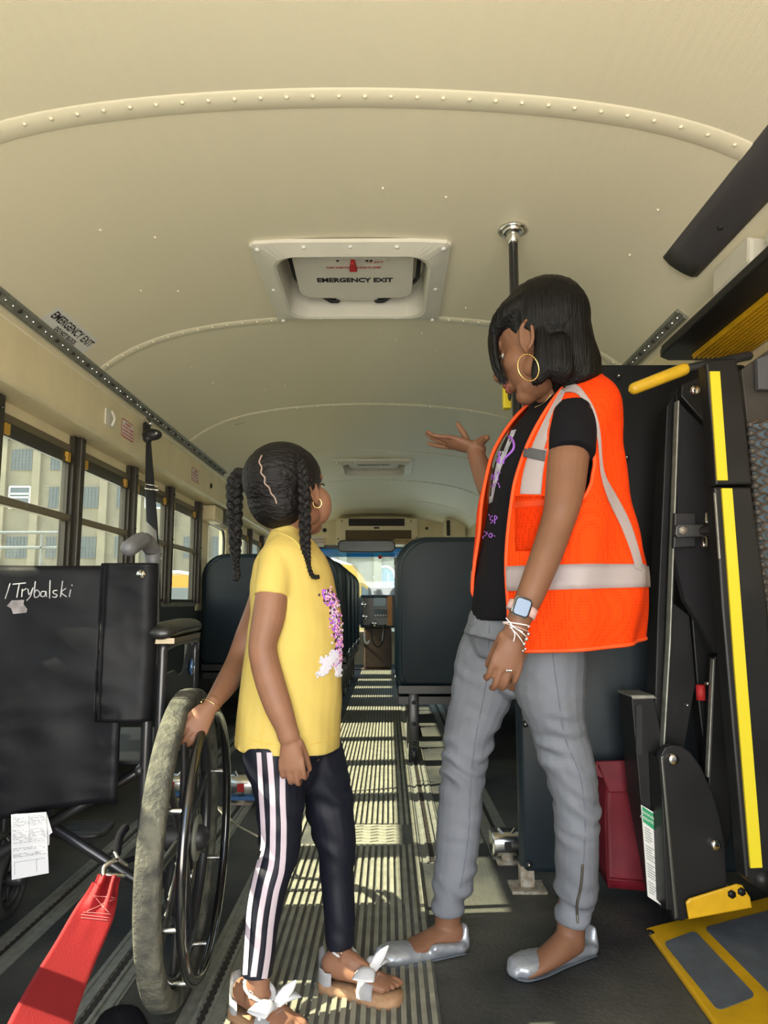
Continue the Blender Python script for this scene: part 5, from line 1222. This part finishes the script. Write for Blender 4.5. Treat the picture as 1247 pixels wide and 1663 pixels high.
# vest
LV = [(1052, 903, .182, .225), (1000, 905, .193, .232), (940, 903, .200, .23), (870, 899, .188, .222), (800, 897, .168, .205), (740, 899, .145, .198), (700, 908, .128, .19), (668, 918, .108, .175), (645, 926, .085, .145), (625, 932, .060, .10), (614, 935, .045, .075)]
LVs = catmull([list(r) for r in LV], 5)
def vs_(v):
    s = v*(len(LVs)-1); i = min(int(s), len(LVs)-2); f = s-i; return [LVs[i][k]*(1-f)+LVs[i+1][k]*f for k in range(4)]
def edge_ang(v, near):
    y = vs_(v)[0]; t = max(0, min(1, (y-640)/160))
    return (34-12*t if near else -38+13*t)
def VS(u, v, off=0):
    """u 0..1 from near front edge round the back to the far front edge"""
    y, xc, a, bb = vs_(v); a0, a1 = edge_ang(v, True), 360+edge_ang(v, False); th = math.radians(a0+(a1-a0)*u)
    c = W(xc, y, YT); rip = (.006*math.sin(th*9+y*.01)+.010*noise.noise(V((th*2.2, y*.012, 3))))*min(1, max(0, (y-680)/120))
    c = c+V((0, 0, .030*(1-math.cos(th))/2*max(0, min(1, (y-900)/150))))
    if u > .93: c = c+V((0, 0, .10*(u-.93)/.07*max(0, (y-960)/90)))
    p = c+fT*((a+off+rip)*math.cos(th))+nT*((bb+off+rip)*math.sin(th)); return p
NU, NVv = 150, 90
b = NB(); g = [[b.verts.new(VS(j/NU, i/NVv)) for j in range(NU+1)] for i in range(NVv+1)]
def in_arm(u, v):
    y = vs_(v)[0]
    def test(uu):
        x_, y_ = proj(VS(uu, v)); xc = 928+(y_-731)*.06; return ((x_-xc)/37)**2+((y_-733)/82)**2 < 1
    if u < .45: return test(u)
    a0, a1 = edge_ang(v, True), 360+edge_ang(v, False); th = a0+(a1-a0)*u
    um = ((360-th)-a0)/(a1-a0); return 0 < um < .45 and test(um)
for i in range(NVv):
    for j in range(NU):
        if in_arm((j+.5)/NU, (i+.5)/NVv): continue
        b.faces.new((g[i][j], g[i][j+1], g[i+1][j+1], g[i+1][j]))
bmesh.ops.delete(b, geom=[v for v in b.verts if not v.link_faces], context='VERTS')
for _ in range(4):                              # soften the cut edges
    bv = [v for v in b.verts if v.is_boundary]; mv = {}
    for v in bv:
        nb_ = [e.other_vert(v) for e in v.link_edges if e.is_boundary]
        if len(nb_) == 2: mv[v] = (nb_[0].co+nb_[1].co+v.co*2)/4
    for v, co in mv.items(): v.co = co
loops = []                                      # binding along every edge
be = {e for e in b.edges if e.is_boundary}
while be:
    e = be.pop(); L_ = [e.verts[0], e.verts[1]]
    while True:
        nx = next((x for x in L_[-1].link_edges if x in be), None)
        if nx is None: break
        be.discard(nx); L_.append(nx.other_vert(L_[-1]))
    loops.append([v.co.copy() for v in L_])
r_ = bmesh.ops.solidify(b, geom=b.faces[:], thickness=.003)
vest = obj('safety_vest', b, M['vest'], wm)
b = NB()
for L_ in loops:
    if len(L_) > 8: tube(b, L_, .0048, .0048, seg=6)
obj('binding', b, M['vest_solid'], vest)
def vband(yt, yb, m, name, off=.004, u0=0.0, u1=1.0):
    ys_ = [r[0] for r in LVs]
    def v_of(y):
        for i in range(len(LVs)-1):
            if LVs[i][0] >= y >= LVs[i+1][0]: return (i+(LVs[i][0]-y)/(LVs[i][0]-LVs[i+1][0]))/(len(LVs)-1)
        return 0
    b = NB(); g = []
    for j in range(NU+1):
        u = u0+(u1-u0)*j/NU; yo = 14*math.sin(0) ; row = [b.verts.new(VS(u, v_of(yb+(yt-yb)*k/4), off)) for k in range(5)]; g.append(row)
    for j in range(NU):
        for k in range(4): b.faces.new((g[j][k], g[j+1][k], g[j+1][k+1], g[j][k+1]))
    bmesh.ops.solidify(b, geom=b.faces[:], thickness=.0012); return obj(name, b, m, vest)
vband(925, 962, M['reflect'], 'waist_band')
vband(828, 838, M['vest_solid'], 'pocket_hem', .004, 0.01, .085)
tV = bvh(vest)
def vpatch(A, B, m, name, n=30, mm=6, off=.004): 
    b = patch(tV, A, B, n, mm, off)
    bmesh.ops.solidify(b, geom=b.faces[:], thickness=.001) if b.faces else None
    return obj(name, b, m, vest)
vpatch([(912, 634), (893, 668), (874, 706), (858, 745), (850, 775), (846, 803)], [(918, 640), (906, 668), (897, 700), (888, 735), (882, 770), (879, 804)], M['reflect'], 'chest_strip')
vpatch([(912, 626), (936, 626), (953, 644), (966, 668), (973, 700), (976, 745), (982, 775), (1002, 810), (1022, 850), (1036, 895), (1044, 930)], [(914, 640), (934, 640), (950, 656), (958, 680), (968, 710), (971, 745), (974, 775), (986, 815), (1006, 855), (1022, 895), (1030, 925)], M['reflect'], 'back_strip')
vpatch([(848, 726), (847, 734), (846, 742)], [(887, 734), (886, 742), (885, 751)], M['reflect_grey'], 'chest_tab', 5, 6, .007)
vpatch([(838, 806), (838, 850), (838, 895)], [(884, 806), (884, 850), (884, 895)], M['vest'], 'pocket', 8, 8, .003)

# watch, bracelets, ring
wd_ = (W(841, 1012, 1.525)-W(858, 972, 1.53)).normalized(); wcn = W(847.5, 990, 1.525)
def bangle(c, r1, r2, wdt, th, m, name, par, tilt=None):
    d = wd_ if tilt is None else tilt; s_ = V((d.z, 0, -d.x)).normalized(); o_ = d.cross(s_); n_ = 28
    b = NB(); g = []
    for i in range(n_):
        t = 2*math.pi*i/n_; e1 = s_*math.cos(t)*r1+o_*math.sin(t)*r2; nn = (s_*math.cos(t)/r1+o_*math.sin(t)/r2).normalized()
        g.append([b.verts.new(c+e1+d*a+nn*k) for a, k in ((-wdt/2, 0), (wdt/2, 0), (wdt/2, th), (-wdt/2, th))])
    for i in range(n_):
        for k in range(4): b.faces.new((g[i][k], g[(i+1) % n_][k], g[(i+1) % n_][(k+1) % 4], g[i][(k+1) % 4]))
    bmesh.ops.recalc_face_normals(b, faces=b.faces); return obj(name, b, m, par)
wt = bangle(wcn, .0285, .0275, .020, .003, M['pink'], 'wristwatch', wm)
wt['label'] = 'square watch on a pale pink strap'
xd = V((.93, 0, -.33)).normalized(); yd = V((.33, 0, .93)).normalized(); fcn = W(848, 986, 1.488)
b = NB(); prism(b, [fcn+xd*a+yd*c_ for a, c_ in rrect(.038, .042, .009, 5)], (0, .010, 0), .003); obj('case', b, M['chrome'], wt)
b = NB(); prism(b, [fcn+V((0, -.001, 0))+xd*a+yd*c_ for a, c_ in rrect(.035, .039, .008, 5)], (0, .003, 0), .0008); obj('bezel', b, M['ink'], wt)
b = NB(); prism(b, [fcn+V((0, -.0016, 0))+xd*a+yd*c_ for a, c_ in rrect(.029, .033, .006, 5)], (0, .002, 0)); obj('screen', b, M['watch_screen'], wt, False)
for k, (dx, dy, m, r) in enumerate(((0, 0, 'white_cord', .0014), (-1, 3, 'pink', .001), (-2, 5, 'white_cord', .0012), (-3, 9, 'white_cord', .001))):
    t_ = (wd_+V((.25-.15*k, 0, .2*k-.2))).normalized(); c = W(838.5+dx, 1014+dy*2, 1.525)
    s_ = V((t_.z, 0, -t_.x)).normalized(); o_ = t_.cross(s_); b = NB(); tube(b, [c+s_*math.cos(t)*.0275+o_*math.sin(t)*.0255 for t in [2*math.pi*i/26 for i in range(26)]], r, seg=6, closed=True); obj('bracelet', b, M[m], wm)
b = NB()
for x, y, r in ((858, 1030, 3), (855, 1038, 3.4), (851, 1046, 3.2), (853, 1054, 2.4), (858, 1018, 2), (849, 1057, 2)): ell(b, W(x, y, 1.495), r*mp(W(x, y, 1.5)), seg=8)
obj('charms', b, M['silver'], wm)
b = NB(); tube(b, [W(828, 1010, 1.492), W(832, 1022, 1.490), W(836, 1030, 1.492), (W(834, 1041, 1.492))], .0011, seg=5, n=3); tube(b, [W(822, 1004, 1.496), W(834, 1018, 1.490), W(848, 1026, 1.492)], .0013, seg=5, n=3); obj('cord_ends', b, M['white_cord'], wm)
tB = bvh(wbody); p = hit(tB, 826, 1088, 0)
if p:
    b = NB(); tube(b, [p+V((.0095*math.cos(t), .0095+.0095*math.sin(t), .002*math.cos(t))) for t in [2*math.pi*i/20 for i in range(20)]], .0014, seg=6, closed=True)
    for dx in (-.004, .001, .005): ell(b, p+V((dx, -.002, -.001)), .003, seg=8)
    obj('finger_ring', b, M['silver'], wm)

# ------------------------------------------------------------------ GIRL
gl = thing('person', (-.22, 1.62, 0), 'girl in yellow t-shirt with two braids, hand on the wheelchair rim', 'person')
b = NB()
T(b, [(467, 1205, 1.64, 62, .085), (470, 1106, 1.64, 62, .085), (478, 1000, 1.64, 58, .085), (476, 930, 1.64, 52, .10), (470, 898, 1.635, 38, .07), (466, 872, 1.63, 30, .045), (466, 850, 1.63, 26, .040), (468, 820, 1.63, 26, .04)])
gs = .895; gc = W(472, 799, 1.635)
gf = V((.58, .80, .22)).normalized(); gL = V((-.80, .60, 0)).normalized(); gL = (gL-gf*gL.dot(gf)).normalized(); gu = gf.cross(gL).normalized()
if gu.z < 0: gu = -gu
q, grot = skull(b, gc, gf, gL, gu, gs, .96)
ell(b, gc+(gf*.046-gL*.037+gu*(-.040)), (.031, .029, .044))
# near (right) arm
T(b, [(450, 925, 1.565, 22, .03), (443, 958, 1.53, 26, .035), (436, 1002, 1.515, 27, .034), (427, 1043, 1.51, 23.5, .031), (428, 1066, 1.51, 23.5, .031), (438, 1106, 1.505, 24, .030), (452, 1148, 1.50, 22.5, .027), (464, 1180, 1.50, 18.5, .021), (469, 1196, 1.50, 18.5, .019)])
tg = hand(b, W(471, 1197, 1.50), V((.08, .02, -1)), V((-.1, -1, 0)), V((1, 0, 0)), .128, curls=[(22, 45, 38), (18, 42, 36), (18, 42, 36), (22, 45, 38)], thumb=(1, .22, -.65), spread=.5)
# far (left) arm down to the push rim
T(b, [(440, 935, 1.74, 26, .036), (424, 985, 1.77, 24, .033), (405, 1030, 1.79, 22, .03), (388, 1075, 1.77, 21.5, .028), (368, 1110, 1.68, 19, .025), (350, 1136, 1.61, 15, .019), (343, 1146, 1.59, 14, .017)])
rimtop = C(.315, 0, R1)+ax_*.052
gw = W(341, 1148, 1.585); aim = W(318, 1184, 1.56)
tg2 = hand(b, gw, aim-gw, V((.55, -.75, .45)), V((-.5, -.3, .6)), .122, curls=[(30, 50, 40), (28, 50, 40), (26, 48, 40), (24, 46, 40)], thumb=(.9, .35, -.15), spread=1.5)
# legs
T(b, [(450, 1230, 1.59, 36, .05), (455, 1314, 1.58, 30, .045), (452, 1400, 1.57, 26, .04), (428, 1500, 1.55, 20, .03), (420, 1580, 1.53, 19, .026), (418, 1605, 1.53, 20, .026), (418, 1622, 1.53, 21, .03)])
T(b, [(515, 1235, 1.69, 36, .05), (540, 1340, 1.70, 30, .045), (548, 1410, 1.70, 22, .035), (551, 1500, 1.69, 20, .028), (553, 1545, 1.69, 19, .025), (552, 1570, 1.69, 20, .027)])
def foot(b, ankle, heel, toe, L_=.17, z0=.028):
    d = (V(toe)-V(heel)); d.z = 0; d.normalize(); s_ = V((-d.y, d.x, 0)); up = V((0, 0, 1)); h = V(heel)
    tube(b, [h+d*.02+up*(z0+.028), h+d*.05+up*(z0+.028), h+d*.09+up*(z0+.022), h+d*.125+up*(z0+.014), h+d*.15+up*(z0+.010)], [.022, .023, .026, .031, .029], [.026, .027, .020, .013, .009], seg=16, ref=up, n=3)
    tube(b, [V(ankle), h+d*.055+up*(z0+.045), h+d*.10+up*(z0+.026)], [.021, .021, .018], seg=12, n=3)
    for k in range(5):
        o_ = s_*(.024-.0118*k)*(1); ln = (.013, .016, .014, .011, .007)[k] if True else 0
        p = h+d*(.148-.004*k)+o_+up*(z0+.009); tube(b, [p-d*.012, p+d*ln*.6, p+d*(ln+.008)-up*.003], [.0062 if k else .0085, .0062 if k else .0088, .0055 if k else .0078], seg=10)
hR, tR = WZ(383, 1652), WZ(500, 1715); hL, tL = WZ(524, 1608), WZ(655, 1636)
foot(b, W(418, 1618, 1.53), hR, tR); foot(b, W(552, 1565, 1.69), hL, tL)
gbody = fuse('body', b, .0027, M['skin_g'], gl, 4)
features(q, grot, gs, gl, M['lip'], M['hair_g'])
# hair cap drawn back into two braids
b = NB()
cap = [(467, 737, 36, .06), (464, 752, 52, .080), (459, 768, 58, .094), (456, 784, 55, .091), (454, 800, 51, .086), (455, 815, 45, .079), (458, 828, 38, .068), (461, 838, 28, .052), (462, 845, 18, .035)]
T(b, [(x, y, 1.63, h_, d_) for x, y, h_, d_ in cap], seg=30, cap=False)
capell(b, gc, gf, gL, gu, gs, (-.026, 0, .036), (.107, .090, .094))
capell(b, gc, gf, gL, gu, gs, (-.055, 0, -.010), (.066, .078, .078))
T(b, [(494, 745, 1.66, 14, .045), (506, 760, 1.67, 13, .045), (514, 777, 1.68, 9, .04)], n=3)
gh_ = fuse('hair', b, .004, M['hair_g'], gl, 5, lambda co: .0009*noise.noise(V((co.x*25, co.y*25, co.z*120))))
tH = bvh(gh_)
b = NB(); line_on(tH, [(425, 740), (421, 750), (425, 759), (424, 768), (430, 776), (430, 785), (437, 792), (440, 801), (446, 808), (449, 817)], .0019, 0, b, seg=8); obj('parting', b, M['scalp'], gh_)
def braid(rows, n_, name_tail):
    """three interlaced strands along a pixel path"""
    P = catmull([list(r) for r in rows], 12); m_ = len(P); b = NB()
    S_ = [[], [], []]; RR = []
    for i in range(m_):
        x, y, Y, hw = P[i]; c = W(x, y, Y); r = hw*mp(c); t = (W(*P[min(i+1, m_-1)][:3])-W(*P[max(i-1, 0)][:3])).normalized()
        u = t.cross(V((0, 1, 0))).normalized(); v = u.cross(t).normalized()
        for k in range(3):
            ph = 2*math.pi*(n_*i/m_/1.5)+2*math.pi*k/3; S_[k].append(c+u*(math.sin(ph)*r*.55)+v*(math.sin(2*ph)*r*.45))
        RR.append(r*.50)
    for k in range(3): tube(b, S_[k], RR, seg=10)
    return b
b = braid([(488, 752, 1.56, 9), (492, 775, 1.545, 11), (494, 810, 1.54, 11), (495, 850, 1.54, 10.5), (496, 885, 1.54, 9), (499, 905, 1.54, 6), (501, 920, 1.54, 4.5), (508, 936, 1.535, 4), (517, 937, 1.53, 3.8)], 11, '')
br = obj('braid', b, M['braid'], gl, True, 'near braid hanging in front of her shoulder, curled tip')
b = braid([(390, 768, 1.68, 9), (382, 783, 1.68, 14), (381, 815, 1.68, 13.5), (382, 850, 1.68, 12), (382, 890, 1.68, 10), (383, 915, 1.68, 6), (385, 932, 1.68, 6), (382, 941, 1.68, 6)], 9, '')
obj('braid', b, M['braid'], gl, True, 'far braid hanging behind her back')
b = NB(); T(b, [(386, 768, 1.68, 9, .012), (396, 769, 1.67, 9, .012), (404, 772, 1.66, 10, .014)]); obj('hair_tie', b, M['braid'], gl)
b = NB(); T(b, [(488, 757, 1.56, 10, .012), (486, 748, 1.575, 10, .012), (482, 744, 1.59, 9, .012)]); obj('hair_tie', b, M['braid'], gl)
b = NB(); c = W(515, 817, 1.585); tube(b, [c+V((.0095*math.cos(t), .003, .0105*math.sin(t))) for t in [2*math.pi*i/24+2.2 for i in range(21)]], .0012, seg=6); obj('hoop_earring', b, M['gold'], gl, True, 'small gold hoop earring')
# yellow t-shirt
b = NB()
R_ = [(1212, 383, 551), (1168, 386, 553), (1106, 392, 555), (1054, 400, 556), (1012, 405, 556), (975, 407, 547), (940, 408, 540), (912, 414, 529), (893, 424, 515), (878, 432, 502), (866, 438, 494), (858, 443, 488)]
D_ = [.125, .123, .12, .117, .117, .12, .124, .125, .115, .085, .062, .055]
T(b, [((l+r)/2, y, 1.64, (r-l)/2, d_) for (y, l, r), d_ in zip(R_, D_)], seg=30, cap=False)
T(b, [(462, 896, 1.60, 30, .05), (453, 915, 1.565, 33, .052), (446, 940, 1.54, 32, .048), (442, 970, 1.53, 31.5, .046)], cap=False)
T(b, [(450, 915, 1.72, 32, .05), (440, 960, 1.75, 30, .045)], cap=False)
def gd(co): return .0045*noise.noise(V((co.x*9, co.y*9, co.z*4.5)))+.0025*noise.noise(V((co.x*22+co.z*14, co.y*22, co.z*10)))
gt = fuse('t_shirt', b, .0045, M['tee_yel'], gl, 4, gd)
tS = bvh(gt)
b = line_on(tS, [(384, 1188), (420, 1205), (448, 1209)], .0008, .0003); line_on(tS, [(503, 1209), (530, 1203), (551, 1190)], .0008, .0003, b); line_on(tS, [(424, 1212), (428, 1170), (434, 1140)], .0007, .0002, b); obj('hem_stitching', b, mat('yellow_seam', (.62, .42, .07), .8), gt)
b = NB(); line_on(tS, [(445, 862), (470, 872), (482, 882), (487, 890)], .002, .0005, b); obj('collar', b, M['tee_yel'], gt)
b = NB(); line_on(bvh(gbody), [(449, 852), (465, 857), (478, 862)], .0008, .001, b); obj('neck_chain', b, M['gold'], gl)
random.seed(21)
pth = [(527, 962), (540, 975), (543, 1000), (548, 1030), (550, 1060), (545, 1082)]
grp = {k: NB() for k in ('seq1', 'seq2', 'seq3', 'seq4')}
def seq(x, y, k, r=.0030):
    p = hit(tS, x, y, .001)
    if p: ell(grp[k], p, (r, r*.5, r), seg=6)
for i in range(420):
    s = random.random()*5; j = min(int(s), 4); f = s-j; x = pth[j][0]*(1-f)+pth[j+1][0]*f+random.gauss(0, 4 if s > 1 else 5); y = pth[j][1]*(1-f)+pth[j+1][1]*f+random.gauss(0, 5)
    k = random.choices(('seq1', 'seq2', 'seq3', 'seq4'), (3, 3, 2, 2) if s < 4.2 else (2, 3, 5, .3))[0]; seq(x, y, k)
for i in range(420):
    t = random.random(); x = 545-t*24+random.gauss(0, 3); y = 1058+t*38+random.gauss(0, 2.5); seq(x, y, 'seq3')
    if i % 5 == 0: seq(548+random.gauss(0, 3), 1078+random.random()*20, 'seq3')
    if i % 6 == 0: seq(528+random.gauss(0, 4), 1074+random.gauss(0, 3), 'seq3')
for k, nm_ in (('seq1', 'purple_sequins'), ('seq2', 'pink_sequins'), ('seq3', 'white_sequins'), ('seq4', 'black_sequins')):
    if len(grp[k].verts): obj(nm_, grp[k], M[k], gt, False)['kind'] = 'stuff'
# track pants
b = NB()
T(b, [(470, 1185, 1.64, 78, .115), (471, 1222, 1.64, 77, .112)], cap=False)
T(b, [(474, 1215, 1.64, 60, .09), (480, 1245, 1.64, 42, .07)])
T(b, [(443, 1205, 1.59, 48, .072), (444, 1232, 1.59, 49, .074), (452, 1262, 1.59, 44, .07), (455, 1314, 1.58, 39, .064), (454, 1383, 1.575, 33, .056), (441, 1424, 1.56, 30, .052), (433, 1455, 1.555, 30, .05), (425, 1505, 1.55, 27, .045), (418, 1586, 1.53, 24.5, .040)], cap=False)
T(b, [(508, 1205, 1.69, 46, .07), (515, 1240, 1.69, 47, .074), (532, 1287, 1.70, 40, .066), (540, 1342, 1.70, 37, .06), (547, 1378, 1.70, 31, .054), (547, 1420, 1.70, 27.5, .048), (551, 1478, 1.69, 26, .042), (552, 1536, 1.69, 23, .037)], cap=False)
def pd(co):
    k = math.exp(-((co.z-.36)/.08)**2)+.3; return .004*k*math.sin(co.z*110+co.x*40+4*noise.noise(co*11))*(.4+noise.noise(co*14))+.003*noise.noise(V((co.x*14, co.y*14, co.z*7)))
gp = fuse('track_pants', b, .0042, M['track'], gl, 4, pd)
tP = bvh(gp)
for (a, c_) in (((421, 1222), 8), ((437, 1222), 8), ((455, 1224), 8)): pass
S1 = [(417, 1222), (421, 1290), (424, 1340), (424, 1375), (413, 1420), (403, 1470), (399, 1520), (395, 1583)]
S2 = [(433, 1222), (438, 1290), (439, 1350), (437, 1400), (427, 1440), (418, 1490), (413, 1540), (407, 1586)]
S3 = [(454, 1222), (454, 1290), (456, 1350), (453, 1410), (443, 1450), (435, 1500), (430, 1550), (424, 1589)]
for k, (S_, wd) in enumerate(((S1, 7.5), (S2, 9), (S3, 9))):
    b = patch(tP, [(x, y) for x, y in S_], [(x+wd, y) for x, y in S_], 60, 3, .0015); obj('stripe', b, M['stripe'], gp)
# sandals
def sandal(heel, toe, ankle):
    h = V(heel); d = V(toe)-h; d.z = 0; d.normalize(); s_ = V((-d.y, d.x, 0)); up = V((0, 0, 1))
    b = NB(); oc = [(-.006, 0), (.0, -.022), (.03, -.027), (.08, -.028), (.12, -.036), (.155, -.034), (.178, -.018), (.183, .004), (.172, .026), (.145, .037), (.11, .034), (.07, .027), (.03, .027), (.0, .020)]
    oc = [tuple(k) for k in catmull([list(k) for k in oc]+[list(oc[0])], 4)][:-1]
    prism(b, [h+d*a+s_*c_ for a, c_ in oc], (0, 0, .024)); o = obj('sandal', b, M['cork'], gl, True)
    def strap(P, r, rb, nm='strap'):
        bb = NB(); tube(bb, [h+d*a+s_*c_+up*z for a, c_, z in P], r, rb, seg=8, n=4, ref=d if nm == 'toe_strap' else up); return obj(nm, bb, M['sandal'], o)
    # toe strap: wide band over the forefoot
    bb = NB(); g = []
    for i in range(15):
        t = math.pi*i/14; row = []
        for j in range(5):
            a = .095+.035*j/4; rr = 1-.12*j/4; row.append(bb.verts.new(h+d*a+s_*(.039*math.cos(t))+up*(.018+.041*rr*math.sin(t)**.7)))
        g.append(row)
    for i in range(14):
        for j in range(4): bb.faces.new((g[i][j], g[i][j+1], g[i+1][j+1], g[i+1][j]))
    bmesh.ops.solidify(bb, geom=bb.faces[:], thickness=.0025); obj('toe_strap', bb, M['sandal'], o)
    # heel cup and ankle strap
    bb = NB(); g = []
    for i in range(17):
        t = math.radians(70+220*i/16); row = []; zt = .085 if abs(i-8) < 3 else .055 if abs(i-8) < 6 else .05
        for j in range(4): z = .022+(zt-.022)*j/3; row.append(bb.verts.new(h+d*(.022+.030*math.cos(t))+s_*(.0275*math.sin(t))+up*z))
        g.append(row)
    for i in range(16):
        for j in range(3): bb.faces.new((g[i][j], g[i][j+1], g[i+1][j+1], g[i+1][j]))
    bmesh.ops.solidify(bb, geom=bb.faces[:], thickness=.0022); obj('heel_cup', bb, M['sandal'], o)
    bb = NB(); tube(bb, [V((ankle.x, ankle.y, 0))+d*(.006+.030*math.cos(t))+s_*(.025*math.sin(t))+up*(.082-.012*math.cos(t)) for t in [2*math.pi*i/22 for i in range(22)]], .006, .0018, seg=6, ref=(0, 0, 1), closed=True)
    for v in bb.verts: pass
    st2 = obj('ankle_strap', bb, M['sandal'], o)
    # side buckle
    bb = NB(); c = V((ankle.x, ankle.y, 0))+d*.010-s_*.027+up*.082; tube(bb, [c+d*a+up*e_ for a, e_ in rrect(.013, .013, .002, 2)], .001, seg=5, closed=True); obj('buckle', bb, M['silver'], o)
    # bow
    bb = NB()
    for sg in (1, -1):
        tube(bb, [h+d*.112+up*.054, h+d*.112+s_*.022*sg+up*.066, h+d*.115+s_*.05*sg+up*.062], [.009, .020, .024], [.004, .010, .003], seg=10, ref=up, n=3)
    tube(bb, [h+d*.112-s_*.004+up*.055, h+d*.125+s_*.02+up*.08, h+d*.14+s_*.03+up*.10], [.008, .012, .002], [.002, .003, .001], seg=8, n=3)
    ell(bb, h+d*.112+up*.056, (.010, .010, .009)); bmesh.ops.translate(bb, verts=bb.verts, vec=(0, 0, 0)); obj('bow', bb, M['sandal'], o)
sandal(hR, tR, W(418, 1618, 1.53)); sandal(hL, tL, W(552, 1565, 1.69))
# thin bracelet on the far wrist
b = NB(); d = (aim-gw).normalized(); s_ = d.cross(V((0, 1, 0))).normalized(); o_ = d.cross(s_); tube(b, [gw-d*.004+s_*math.cos(t)*.0215+o_*math.sin(t)*.0215 for t in [2*math.pi*i/24 for i in range(24)]], .0009, seg=6, closed=True); ell(b, gw+s_*-.021, .003, seg=8); obj('bracelet', b, M['gold'], gl)
